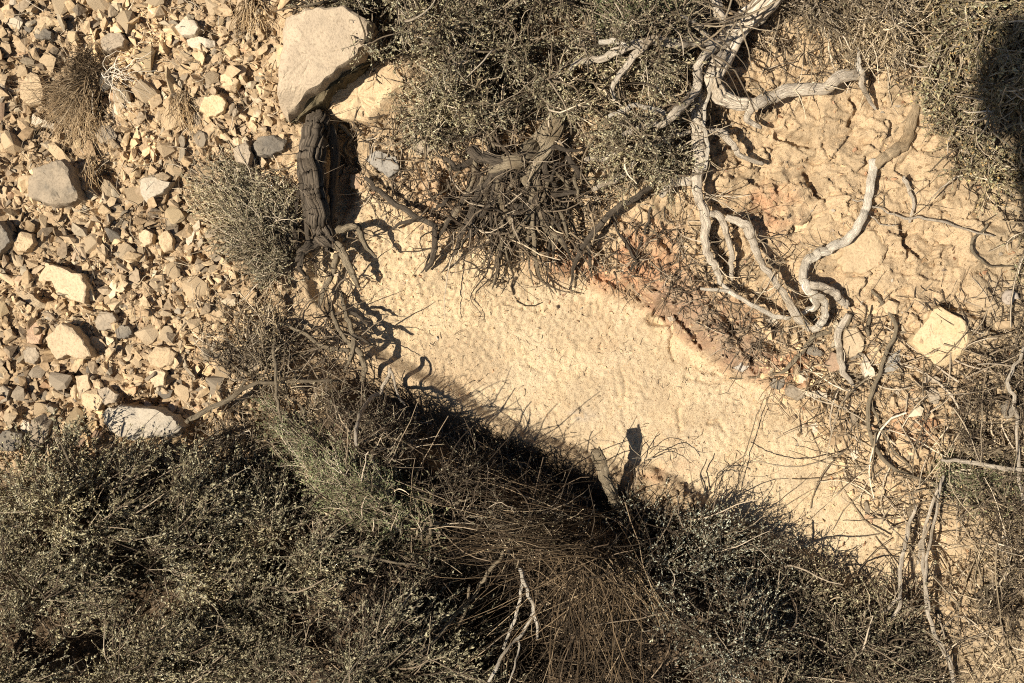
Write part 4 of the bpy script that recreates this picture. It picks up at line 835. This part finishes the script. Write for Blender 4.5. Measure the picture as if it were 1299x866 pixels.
# ------------------------------------------------------------------ shrubs
def poly_pts(poly, n, rng):
    xs = [p[0] for p in poly]; ys = [p[1] for p in poly]; out = np.zeros((0, 2))
    while len(out) < n:
        X = rng.uniform(min(xs), max(xs), n * 2); Y = rng.uniform(min(ys), max(ys), n * 2); k = inside(X, Y, poly); out = np.vstack([out, np.stack([X[k], Y[k]], -1)])
    return out[:n]
def shrub(name, label, poly, bases, height, nb, seed, leaf='leaf', twig='twig', flow=(0, 0), M_tw=9, tl=.030, nl=10, ls=.0042, br=.0013, dens=None, wander=.35, lo_h=.25, spread_up=.5, tw_r=.00042, bare=.35):
    rng = np.random.default_rng(seed)
    tips = poly_pts(poly, nb, rng)
    if dens is not None:
        k = dens(tips[:, 0], tips[:, 1]) > rng.random(len(tips)); tips = tips[k]
    nb = len(tips)
    B = np.array(bases, float); d2 = ((tips[:, None] - B[None, :, :2]) ** 2).sum(-1) * rng.uniform(.6, 1.4, (nb, len(B))); j = d2.argmin(1)
    edge = np.clip(sdist(tips[:, 0], tips[:, 1], poly) / 60, 0, 1)
    hh = height * (lo_h + (1 - lo_h) * edge ** .7) * rng.uniform(.35, 1.05, nb)
    T = at(tips[:, 0], tips[:, 1], 0); T[:, 2] += hh; s = (D - T[:, 2]) / D
    T[:, 0] = (tips[:, 0] - 649.5) / 1000 * s; T[:, 1] = (433 - tips[:, 1]) / 1000 * s
    S = at(B[j, 0] + rng.normal(size=nb) * 14, B[j, 1] + rng.normal(size=nb) * 10, 0)
    far = rng.uniform(.0, .40, nb)[:, None]                       # most visible stems rise from creeping branches part of the way
    S2 = S + (T - S) * far; S2[:, 2] = np.minimum(S2[:, 2], T[:, 2] * .8 + ground_z(S2[:, 0], S2[:, 1]) * .2)
    K = 8; tt = np.linspace(0, 1, K)[None, :, None]
    mid = (S2 + T) / 2; mid[:, 2] += hh * rng.uniform(0, .5, nb); mid[:, :2] += rng.normal(size=(nb, 2)) * .018
    P = (1 - tt) ** 2 * S2[:, None] + 2 * tt * (1 - tt) * mid[:, None] + tt ** 2 * T[:, None]
    P[:, 1:] += np.cumsum(rng.normal(size=(nb, K - 1, 3)), axis=1) * .0013 * wander / .35
    R = br * rng.uniform(.5, 1.5, nb)[:, None] * np.linspace(1, .35, K)[None]
    V1, q1 = tubes(P, R, 4)
    # side twigs
    n2 = nb * M_tw; i = rng.integers(0, nb, n2); tpar = rng.uniform(.25, 1, n2); pos, dr = lerp_path(P, i, tpar)
    side = norm(rng.normal(size=(n2, 3))); d = norm(dr * .9 + side * .75 + np.array([flow[0], flow[1], spread_up * .5]))
    L = tl * rng.uniform(.35, 1.25, n2); P2 = grow(pos, d, L, 5, rng, wander * .9)
    V2, q2 = tubes(P2, tw_r * rng.uniform(.7, 1.4, n2)[:, None] * np.linspace(1, .5, 5)[None], 3)
    c = thing(name, at(B[0, 0], B[0, 1], 0), label, 'shrub'); base = at(B[0, 0], B[0, 1], 0)
    # bare dead twigs standing clear of the leaves
    n4 = int(nb * bare); i = rng.integers(0, nb, n4); pos, dr = lerp_path(P, i, rng.uniform(.1, .9, n4))
    P4 = grow(pos, norm(dr + norm(rng.normal(size=(n4, 3))) * .9 + np.array([0, 0, .15])), tl * rng.uniform(.8, 2.6, n4), 8, rng, .42)
    V4, q4 = tubes(P4, tw_r * rng.uniform(1.2, 3.2, n4)[:, None] * np.linspace(1, .4, 8)[None], 4)
    V = np.vstack([V1, V2, V4]); q = np.vstack([q1, q2 + len(V1), q4 + len(V1) + len(V2)])
    tag(link('twigs', new_mesh('twigs', V - base, q), M[twig], c), kind='stuff')
    n3 = n2 * nl; i = rng.integers(0, n2, n3); tp = rng.uniform(.1, 1, n3); pos, dr = lerp_path(P2, i, tp)
    d = norm(dr * 1.25 + norm(rng.normal(size=(n3, 3)))); pos = pos + norm(rng.normal(size=(n3, 3))) * tw_r
    V3, q3 = leaves(pos, d, ls * rng.uniform(.45, 1.3, n3), .42)
    tag(link('leaves', new_mesh('leaves', V3 - base, q3, smooth=False), M[leaf], c), kind='stuff')
    # woody main stems
    for a in range(len(B)):
        for e in range(2):
            w_ = tips[j == a]
            if not len(w_): continue
            tx, ty = w_[rng.integers(len(w_))]; bx, by = B[a, 0], B[a, 1]
            wood_part(c, base, 'stem', [(bx, by, 4, 4), (bx * .7 + tx * .3 + rng.normal() * 5, by * .7 + ty * .3, 3.2, height * 1000 * .3), (bx * .35 + tx * .65 + rng.normal() * 5, by * .35 + ty * .65, 2.2, height * 1000 * .5), (tx, ty, 1, height * 1000 * .6)], 'mossbark', seed + a * 5 + e, sides=8)
    return c

def blotch(seed, sc_, thr=.45, soft=.12, floor=.12):
    return lambda X, Y: floor + (1 - floor) * ss(thr - soft, thr + soft, fbm(X / sc_, Y / sc_, seed, 3))

# upper shrubs
shrub('dry_shrub', 'grey twiggy shrub spilling over the top of the big boulder', [(365, -30), (640, -30), (640, 60), (615, 140), (560, 185), (525, 195), (495, 190), (500, 120), (452, 80), (418, 40), (372, 18)],
      [(450, 0), (520, -10), (590, 60), (560, 150)], .14, 560, 501, 'leaf', 'twig_mid', (0, -.3), 9, .030, 9, .0040, bare=.9, tw_r=.00055, wander=.5, dens=lambda X, Y: np.minimum(blotch(1, 30, .53, .04, .02)(X, Y), 1.15 - .75 * ss(60, 200, Y)))
shrub('dry_shrub', 'dense grey brown shrub above the tangled root cluster', [(600, -30), (905, -30), (890, 60), (880, 200), (850, 235), (790, 252), (755, 235), (735, 180), (700, 135), (640, 150), (600, 172), (560, 170), (600, 90)],
      [(700, -10), (780, 90), (690, 130), (820, 200), (640, 60)], .14, 960, 502, 'leaf', 'twig_mid', (0, -.3), 9, .032, 9, .0040, bare=.9, tw_r=.00055, wander=.5, dens=lambda X, Y: np.minimum(blotch(2, 30, .53, .04, .02)(X, Y), 1.15 - .65 * ss(130, 270, Y)))
shrub('green_shrub', 'small patch of yellow green sprigs at the top centre', [(735, -30), (850, -30), (860, 10), (835, 34), (790, 40), (750, 18)], [(800, -10)], .13, 220, 503, 'leaf_green', 'twig', (0, -.4), 9, .030, 9, .004)
shrub('bare_shrub', 'mostly bare twiggy shrub along the top edge right of the bleached root', [(985, -30), (1200, -30), (1190, 40), (1150, 90), (1105, 110), (1075, 60), (1040, 95), (1000, 80), (975, 30)],
      [(1060, -20), (1130, 10), (1020, 0)], .10, 300, 504, 'leaf_dry', 'twig', (.1, -.4), 8, .034, 4, .0034, wander=.55, bare=1.2, dens=blotch(4, 28, .48, .05, .05))
shrub('ochre_bush', 'ochre and olive bush in the upper right corner of the bank', [(1160, -30), (1350, -30), (1350, 330), (1290, 350), (1262, 320), (1228, 250), (1180, 200), (1170, 150), (1150, 90), (1170, 40)],
      [(1230, 20), (1290, 120), (1260, 220), (1320, 300)], .08, 660, 505, 'leaf_ochre', 'twig', (.1, -.2), 8, .030, 9, .0046, bare=.8, tw_r=.0006, dens=blotch(5, 30, .50, .05, .05))
shrub('grey_shrub', 'small grey green shrub left of the dark stump', [(232, 215), (290, 196), (330, 205), (372, 230), (378, 290), (368, 350), (330, 366), (290, 330), (255, 285), (236, 250)],
      [(360, 330), (372, 300)], .050, 260, 506, 'leaf', 'twig', (-.5, .2), 9, .024, 9, .0030, br=.0008)
# lower shrubs
F1 = [(-60, 585), (20, 572), (90, 545), (130, 560), (185, 560), (250, 575), (300, 610), (320, 690), (330, 790), (300, 900), (-60, 900)]
shrub('dark_shrub', 'wide dark olive shrub filling the lower left corner', F1, [(60, 760), (180, 840), (120, 660), (240, 700), (20, 860)], .190, 1250, 507, 'leaf', 'twig_dark', (.5, .5), 7, .050, 20, .0043, wander=.20, bare=.12, dens=blotch(7, 30, .49, .05, .04), lo_h=.35)
shrub('dark_shrub', 'dense grey green shrub along the bottom edge left of the tussock', [(290, 560), (350, 600), (420, 660), (500, 700), (590, 730), (640, 800), (650, 900), (560, 900), (250, 900), (270, 780)],
      [(360, 840), (450, 860), (320, 760), (380, 690)], .150, 850, 508, 'leaf_dark', 'twig_dark', (.3, .6), 7, .048, 18, .0043, wander=.22, bare=.2, dens=lambda X, Y: blotch(8, 30, .49, .05, .04)(X, Y) * (1 - .55 * ss(430, 540, X)), lo_h=.35)
shrub('green_shrub', 'shrub with long pale green sprays in the lower left shade', [(330, 500), (372, 520), (420, 560), (500, 600), (560, 650), (540, 690), (480, 670), (420, 640), (370, 590), (335, 545)],
      [(540, 700), (480, 680)], .125, 260, 509, 'leaf_green', 'twig', (-.7, .4), 10, .030, 12, .0032, br=.0010)
shrub('bare_shrub', 'leafless brown shrub shading the lower edge of the bare soil', [(400, 480), (455, 500), (520, 522), (600, 556), (700, 606), (750, 634), (740, 690), (660, 700), (600, 690), (520, 640), (420, 560)],
      [(560, 640), (480, 560), (660, 660), (620, 600)], .110, 270, 510, 'leaf_dark', 'twig_dark', (.2, .3), 8, .036, 3, .0030, wander=.6, br=.0011, dens=blotch(10, 40, .4))
shrub('bare_shrub', 'bare brown twigs spread under the upright twig', [(260, 370), (340, 365), (420, 420), (430, 480), (390, 560), (330, 600), (250, 600), (240, 560), (285, 500), (250, 430)],
      [(330, 480), (380, 540), (290, 560)], .055, 210, 511, 'leaf_dry', 'twig_mid', (.1, .2), 8, .032, 4, .0032, wander=.6, br=.0010, dens=blotch(11, 40, .45))
shrub('silver_shrub', 'silvery leaved shrub right of the straw tussock', [(770, 640), (860, 630), (930, 660), (985, 700), (1010, 780), (1000, 880), (880, 880), (840, 780), (780, 720)],
      [(880, 700), (940, 790), (850, 680)], .110, 560, 512, 'leaf_silver', 'twig_dark', (.3, .5), 6, .050, 13, .0036, tw_r=.0006, dens=blotch(12, 28, .47, .06, .08))
shrub('dark_shrub', 'dark olive shrub with curled tips at the lower right edge of bare soil', [(940, 690), (985, 690), (1060, 730), (1110, 745), (1160, 740), (1180, 800), (1200, 900), (960, 900), (990, 800)],
      [(1060, 830), (1120, 850), (1010, 860)], .10, 540, 513, 'leaf_dark', 'twig_dark', (.2, .5), 6, .050, 11, .0036, tw_r=.0006, dens=blotch(13, 28, .47, .06, .06), wander=.6)
shrub('sparse_shrub', 'sparse twiggy shrub at the right edge below the mossy stick', [(1200, 590), (1350, 560), (1350, 800), (1290, 840), (1240, 790), (1220, 720), (1235, 660)],
      [(1300, 660), (1270, 730)], .050, 170, 514, 'leaf_dry', 'twig_dark', (-.1, .1), 8, .030, 4, .0034, wander=.6, dens=blotch(14, 36, .45))
shrub('green_shrub', 'low green mossy sprigs under the pale mossy stick', [(1190, 580), (1240, 588), (1320, 595), (1320, 640), (1230, 632), (1185, 625)], [(1260, 612)], .022, 150, 515, 'leaf_green', 'twig', (0, 0), 8, .016, 9, .0028)
shrub('sparse_shrub', 'dry thin twigs at the right edge above the mossy stick', [(1220, 470), (1350, 360), (1350, 600), (1230, 590), (1190, 560)], [(1290, 520), (1250, 560)], .035, 130, 516, 'leaf_dry', 'twig_dark', (-.1, .1), 8, .030, 3, .0030, wander=.6, dens=blotch(16, 36, .45))

# ------------------------------------------------------------------ grass
def grass(name, label, base_px, tips_fn, n, seed, K=9, rad=.0006, mm='straw', cat='grass', arch=.03, lift0=10):
    rng = np.random.default_rng(seed); S = at(base_px[0] + rng.normal(size=n) * base_px[2], base_px[1] + rng.normal(size=n) * base_px[3], lift0 * .001)
    tx, ty, th = tips_fn(rng, n); T = at(tx, ty, 0); T[:, 2] += th; s = (D - T[:, 2]) / D; T[:, 0] = (tx - 649.5) / 1000 * s; T[:, 1] = (433 - ty) / 1000 * s
    mid = S * .55 + T * .45; mid[:, 2] = np.maximum(S[:, 2], T[:, 2]) + arch * rng.uniform(.3, 1.3, n); mid[:, :2] += rng.normal(size=(n, 2)) * .012
    tt = np.linspace(0, 1, K)[None, :, None]; P = (1 - tt) ** 2 * S[:, None] + 2 * tt * (1 - tt) * mid[:, None] + tt ** 2 * T[:, None]
    P[:, 1:] += np.cumsum(rng.normal(size=(n, K - 1, 3)), axis=1) * .0016 + np.cumsum(np.cumsum(rng.normal(size=(n, K - 1, 3)), axis=1), axis=1) * .0005
    V, q = tubes(P, rad * rng.uniform(.5, 1.6, n)[:, None] * np.linspace(1, .3, K)[None], 3)
    b = S.mean(0); t = thing(name, b, label, cat); tag(link('blades', new_mesh('blades', V - b, q), M[mm], t), kind='stuff')
    return t, b
def polar(cx, cy, a0, a1, r0, r1, h0, h1):
    def f(rng, n):
        a = np.radians(rng.uniform(a0, a1, n)); r = rng.uniform(r0, r1, n); return cx + r * np.cos(a), cy + r * np.sin(a), rng.uniform(h0, h1, n)
    return f
M['dark_stem'] = island_mat('dark_stem', [(0, (.02, .015, .010)), (.7, (.045, .034, .024)), (.93, (.12, .09, .065)), (1, (.38, .30, .21))])  # near-black tone stands in for the shade inside the hollow
M['straw_mid'] = island_mat('brown_straw', [(0, (.05, .036, .022)), (.5, (.12, .087, .055)), (.85, (.34, .26, .17)), (1, (.52, .41, .28))])  # straw toned down so the hollow's shade sits in its colour
M['straw_dark'] = island_mat('dark_straw', [(0, (.04, .028, .018)), (.5, (.10, .07, .042)), (.85, (.22, .16, .10)), (1, (.46, .36, .24))])  # in the tussock this darker straw stands in for its shaded left side
t, b = grass('straw_tussock', 'large dry straw tussock fanning down from the lower centre', (745, 685, 34, 22), polar(735, 690, 70, 205, 60, 260, .01, .09), 150, 601, 10, .0006, 'straw_dark', 'grass tussock', .06, 60)
def more_blades(t, b, *a, **k):
    t2, b2 = grass('x', 'x', *a, **k); c = t2.children[0]; c.parent = t; c.name = 'blades'; c.location = Vector(b2 - b); bpy.data.objects.remove(t2)
more_blades(t, b, (770, 700, 34, 24), polar(785, 720, 30, 125, 20, 120, .0, .06), 100, 602, 8, .0006, 'straw_mid', 'g', .05, 60)
more_blades(t, b, (720, 650, 22, 14), polar(735, 660, 165, 215, 80, 190, .04, .10), 60, 603, 9, .0005, 'straw_mid', 'g', .04, 60)
t, b = grass('grass_tuft', 'dry brown grass tuft on the scree with drooping blades', (112, 118, 9, 12), polar(110, 120, 70, 200, 25, 85, .004, .03), 420, 611, 8, .00045, 'straw', 'grass tuft', .015, 8)
more_blades(t, b, (112, 95, 10, 14), polar(105, 100, 150, 330, 18, 50, .004, .03), 200, 612, 8, .0004, 'straw_dark', 'g', .015, 8)
more_blades(t, b, (118, 200, 5, 4), polar(122, 200, 70, 110, 20, 48, .01, .02), 22, 613, 8, .0006, 'straw', 'g', .01, 15)
more_blades(t, b, (140, 95, 5, 5), polar(145, 110, -60, 80, 20, 70, .004, .03), 26, 614, 9, .0006, 'drift_pale', 'g', .02, 8)
grass('grass_wisp', 'thin wisp of dry grass between the tuft and the stump', (228, 120, 5, 6), polar(228, 130, 50, 130, 20, 55, .003, .02), 70, 615, 8, .0005, 'straw', 'grass wisp', .012, 6)
grass('grass_wisp', 'pale dry stalks at the top edge left of the boulder', (318, -5, 8, 5), polar(318, 0, 60, 120, 20, 60, .003, .02), 60, 616, 8, .0008, 'straw', 'grass wisp', .012, 6)
def litter(name, label, poly, n, ln, rad, mm, seed, lift=.002, K=5, wander=.3, cat='litter', dens=None, zdir=.15, S=3):
    rng = np.random.default_rng(seed); p = poly_pts(poly, n, rng)
    if dens is not None: p = p[dens(p[:, 0], p[:, 1]) > rng.random(len(p))]
    n = len(p); st = at(p[:, 0], p[:, 1], lift); a = rng.uniform(0, 6.28, n); d = norm(np.stack([np.cos(a), np.sin(a), rng.uniform(-zdir, zdir, n)], -1))
    P = grow(st, d, ln * rng.uniform(.3, 1.5, n), K, rng, wander); P[:, :, 2] += rad
    V, q = tubes(P, rad * rng.uniform(.5, 1.6, n)[:, None] * np.linspace(1, .5, K)[None], S)
    tag(link(name, new_mesh(name, V, q), M[mm]), label, cat, kind='stuff')
litter('twig_litter', 'dry twig litter strewn over the right side of the bank', [(960, 400), (1350, 340), (1350, 900), (1150, 900), (1160, 700), (1080, 620), (985, 520)], 2100, .034, .00055, 'twig_dark', 701, .003, dens=blotch(21, 45, .42, .12, .25), cat='twig litter')
litter('stem_litter', 'longer dead stems lying on the litter slope at the right', [(1030, 460), (1350, 400), (1350, 900), (1120, 900), (1130, 690), (1060, 600)], 380, .10, .0010, 'twig', 702, .010, K=8, wander=.25, cat='twig litter')
litter('dark_litter', 'dark twig litter under the lower shrubs', [(300, 500), (440, 470), (760, 620), (1000, 700), (1200, 780), (1200, 900), (-60, 900), (-60, 580), (240, 560)], 2600, .035, .0008, 'twig_dark', 703, .006, zdir=.5, cat='twig litter')  # litter coloured dark to stand in for shade under the lower shrubs
litter('shade_stems', 'near-black stems added to deepen the shade in the hollow below the straw tussock', [(420, 640), (520, 600), (700, 640), (760, 720), (860, 800), (850, 900), (420, 900)], 1500, .09, .0009, 'dark_stem', 708, .02, K=7, zdir=.8, cat='dead stems')
litter('bark_litter', 'broken bark and twigs caught at the foot of the big boulder', [(375, 135), (450, 140), (520, 150), (510, 230), (450, 200), (380, 165)], 150, .022, .0009, 'twig_dark', 709, .010, zdir=.4, cat='twig litter')
litter('root_hairs', 'fine dead rootlets on the soil below the upper shrubs', [(430, 200), (560, 230), (760, 280), (900, 280), (1000, 420), (960, 470), (860, 390), (740, 345), (600, 310), (460, 260)], 1000, .028, .0007, 'twig_dark', 704, .002, cat='rootlets')
litter('dry_duff', 'dry duff and broken stems under the upper shrubs', [(370, -30), (1350, -30), (1350, 350), (1240, 260), (1160, 110), (1000, 100), (930, 60), (860, 240), (740, 280), (560, 270), (500, 150), (440, 60)], 3800, .022, .0008, 'twig_dark', 705, .006, zdir=.5, cat='twig litter')  # duff given the dark twig tone to paint black gaps of shade
litter('soil_specks', 'tiny bits of straw and rootlet on the bare soil', [(440, 260), (740, 370), (900, 470), (1080, 600), (1180, 720), (1160, 500), (1120, 200), (960, 150), (940, 260), (1060, 380), (980, 480), (1100, 740), (860, 620), (700, 560), (480, 440)], 1500, .008, .0003, 'twig_dark', 706, .0006, zdir=.02, wander=.6, dens=blotch(31, 34, .52, .08, .08), cat='straw specks')
litter('scree_stems', 'short dead stems caught between the scree stones', [(-20, -20), (340, -20), (380, 380), (330, 480), (240, 500), (60, 400)], 380, .030, .0006, 'twig', 707, .008, cat='twig litter')
# curled thin twigs at the lower edge of the bare soil
single_branch('curled_twig', 'thin curled twig reaching over the bare soil above the stub', 'twig', [[(806, 614, 1.6, 20), (806, 590, 1.6, 26), (812, 570, 1.4, 30), (822, 558, 1, 30)], [(806, 600, 1.2, 24), (826, 580, 1.3, 34), (856, 573, 1.3, 34), (876, 588, 1, 26)], [(808, 584, 1, 28), (828, 566, 1, 34), (852, 567, .8, 30)]], 'bark', 720, rs=.42, rl=12)
single_branch('curled_twig', 'small knobbly twig right of the curled twig on bare soil', 'twig', [[(894, 630, 1.5, 14), (890, 600, 1.6, 20), (896, 582, 1.2, 22)], [(905, 625, 1.2, 12), (912, 600, 1.5, 16), (930, 596, 1.3, 18), (946, 600, 1, 16)], [(934, 598, 1, 16), (938, 590, .8, 18)]], 'bark', 730, rs=.42, rl=14)
single_branch('upright_twig', 'tall thin beaded twig leaning on the right part of the bare soil', 'twig', [[(935, 640, 1.2, 8), (942, 590, 1.5, 16), (950, 556, 1.6, 20), (962, 522, 1.3, 20), (972, 500, 1, 16)]], 'mossbark', 740, rs=.4, rl=10)

# ------------------------------------------------------------------ snail shell
def snail():
    c = at(1279, 379, .006); K = 90; a = np.linspace(0, 3.6 * 2 * np.pi, K); g = np.exp(-a * .135)
    R0 = .0082; C = np.stack([np.cos(a) * R0 * g * 1.05, np.sin(a) * R0 * g * 1.05, .006 * (1 - g)], -1); r = R0 * g * .62
    S = 14; th = np.arange(S) * 2 * np.pi / S; rad = np.stack([np.cos(a), np.sin(a), 0 * a], -1)
    V = C[:, None] + r[:, None, None] * (rad[:, None] * np.cos(th)[:, None] + np.array([0, 0, .8]) * np.sin(th)[:, None]); V *= (1 + .03 * np.sin(a * 16))[:, None, None]
    idx = np.arange(K * S).reshape(K, S); q = np.stack([idx[:-1], np.roll(idx[:-1], -1, 1), np.roll(idx[1:], -1, 1), idx[1:]], -1).reshape(-1, 4)
    V = np.vstack([V.reshape(-1, 3), C[-1] + [0, 0, r[-1]], C[0]]); n = K * S
    tr = np.vstack([np.stack([idx[-1], np.roll(idx[-1], -1), np.full(S, n)], -1), np.stack([np.roll(idx[0], -1), idx[0], np.full(S, n + 1)], -1)])
    tag(link('snail_shell', new_mesh('snail_shell', V, q, tr), M['shell'], None, c), 'empty grey spiral snail shell near the right edge', 'shell')
snail()

# ------------------------------------------------------------------ the unseen photographer behind the camera, with an added bag: only the shadow falls into the picture
def solid(name, c, r=.8):
    m, nt, bs = mat(name, r); n = N(nt, 'ShaderNodeTexNoise', Scale=30.0, Detail=4.0)
    nt.links.new(mixc(nt, 'MIX', n.outputs[0], c, tuple(x * .75 for x in c)), bs.inputs['Base Color']); return m
def skin(name, verts, edges, rads, m, parent, root=0, sub=2):
    me = bpy.data.meshes.new(name); me.from_pydata([tuple(v) for v in verts], edges, []); me.update()
    o = bpy.data.objects.new(name, me); COL.objects.link(o); o.parent = parent; me.materials.append(m)
    md = o.modifiers.new('skin', 'SKIN'); md.use_smooth_shade = True
    if not me.skin_vertices: me.skin_vertices.new()
    for i, r in enumerate(rads):
        sv = me.skin_vertices[0].data[i]; sv.radius = (r, r) if not isinstance(r, tuple) else r; sv.use_root = (i == root)
    o.modifiers.new('sub', 'SUBSURF').levels = sub; o.modifiers['sub'].render_levels = sub; return o
def photographer():
    """a person stands behind the camera, holding up a bag invented to cast shade; only the bag's shadow reaches the picture"""
    RI = RM.to_3x3(); k = Vector((SUN.x / SUN.z, SUN.y / SUN.z)); n = 2.1
    sh = Vector(((1340 - 649.5) / 1000, (433 - 108) / 1000))
    bagp = RI @ Vector((sh.x + k.x * n, sh.y + k.y * n, n)); gz = -.52
    t = bpy.data.objects.new('person', None); COL.objects.link(t); t.location = (bagp.x + .68, bagp.y, gz); H = bagp.z - gz + .10   # height of the raised hand
    tag(t, 'unseen person behind the camera, arm raised to hold the added bag', 'person')
    flesh = solid('skin', (.45, .28, .2), .6); jac = solid('jacket_cloth', (.05, .06, .08)); tro = solid('trouser_cloth', (.08, .07, .06)); boot = solid('boot_leather', (.05, .035, .025))
    skin('body', [(0, .01, 1.40), (0, .02, 1.50), (0, .03, 1.58), (0, .03, 1.67), (0, .03, 1.73), (0, .125, 1.60), (0, .10, 1.54)], [(0, 1), (1, 2), (2, 3), (3, 4), (2, 5), (2, 6)], [.05, .052, .066, .074, .05, .014, .02], flesh, t)
    skin('hair', [(0, -.02, 1.70), (0, .01, 1.76), (0, -.05, 1.62)], [(0, 1), (0, 2)], [.076, .05, .055], solid('hair_brown', (.05, .03, .02)), t)
    jv = [(.0, 0, .95), (.0, -.01, 1.15), (0, -.01, 1.32), (0, 0, 1.42), (.19, 0, 1.38), (.24, .02, 1.12), (.25, .08, .90), (-.19, 0, 1.40), (-.42, .0, 1.54), (-.62, 0, H - .05)]
    skin('jacket', jv, [(0, 1), (1, 2), (2, 3), (2, 4), (4, 5), (5, 6), (2, 7), (7, 8), (8, 9)], [(.16, .12), (.155, .115), (.16, .11), .07, .075, .055, .04, .075, .055, .04], jac, t)
    skin('trousers', [(.0, 0, .95), (.10, 0, .82), (.11, .01, .48), (.12, 0, .08), (-.10, 0, .82), (-.11, .01, .48), (-.12, 0, .08)], [(0, 1), (1, 2), (2, 3), (0, 4), (4, 5), (5, 6)], [(.16, .12), .095, .07, .055, .095, .07, .055], tro, t)
    for x in (.12, -.12): skin('boot', [(x, -.02, .045), (x, .08, .04), (x, .17, .035)], [(0, 1), (1, 2)], [.05, .045, .035], boot, t)
    for side in (0, 1):
        if side == 0: o_, ax, up = Vector((-.61, 0, H - .045)), Vector((-1, 0, .25)).normalized(), Vector((0, 0, -1))
        else: o_, ax, up = Vector((.25, .085, .89)), Vector((0, .15, -1)).normalized(), Vector((-1, 0, 0))
        sd = ax.cross(up); hv = [o_, o_ + ax * .05, o_ + ax * .085]; he = [(0, 1), (1, 2)]; hr = [.024, .032, .028]
        for f in range(4):
            b0 = len(hv); w_ = sd * (f - 1.5) * .019; L = (.9, 1.0, .95, .75)[f]; cl_ = 1.0 if side == 0 else .35
            hv += [o_ + ax * .10 + w_, o_ + ax * (.10 + .03 * L) + w_ + up * .018 * cl_, o_ + ax * (.10 + .035 * L) + w_ + up * .045 * cl_ * L]; he += [(2, b0), (b0, b0 + 1), (b0 + 1, b0 + 2)]; hr += [.009, .0085, .0075]
        b0 = len(hv); hv += [o_ + ax * .05 - sd * .035 + up * .012, o_ + ax * .08 - sd * .04 + up * .035]; he += [(1, b0), (b0, b0 + 1)]; hr += [.011, .009]
        skin('hand', hv, he, hr, flesh, t, 0, 1)
    c = bpy.data.objects.new('shadow_bag', None); COL.objects.link(c); c.location = bagp; tag(c, 'unseen dark bag added in the raised hand to cast a shadow', 'bag')
    V, f = ICO[4]; P = V * [.074, .056, .070]; th = np.arctan2(V[:, 1], V[:, 0]); P[:, :2] *= (1 + .07 * np.sin(th * 7) * (V[:, 2] > -.5))[:, None]; P[:, 2] += np.maximum(0, V[:, 2] - .86) * .35
    P *= (1 + .45 * (fbm(V[:, 0] * 2 + 5, V[:, 1] * 2 + V[:, 2], 77, 3) - .5))[:, None]
    me = new_mesh('sack', P, tris=f); me.materials.append(jac); o = bpy.data.objects.new('sack', me); COL.objects.link(o); o.parent = c
    skin('shadow_flap', [(.01, 0, -.05), (.04, .01, -.12), (.072, 0, -.19), (.098, -.01, -.26)], [(0, 1), (1, 2), (2, 3)], [(.040, .02), (.030, .02), (.034, .015), (.026, .012)], jac, c, 0, 2)  # added flap that carries the bag's shadow down the right edge
    skin('drawstring', [(0, 0, .07), (-.004, .01, .10), (.0, .0, .125), (.004, -.01, .10)], [(0, 1), (1, 2), (2, 3)], [.006, .005, .005, .004], jac, c, 0, 1)
photographer()
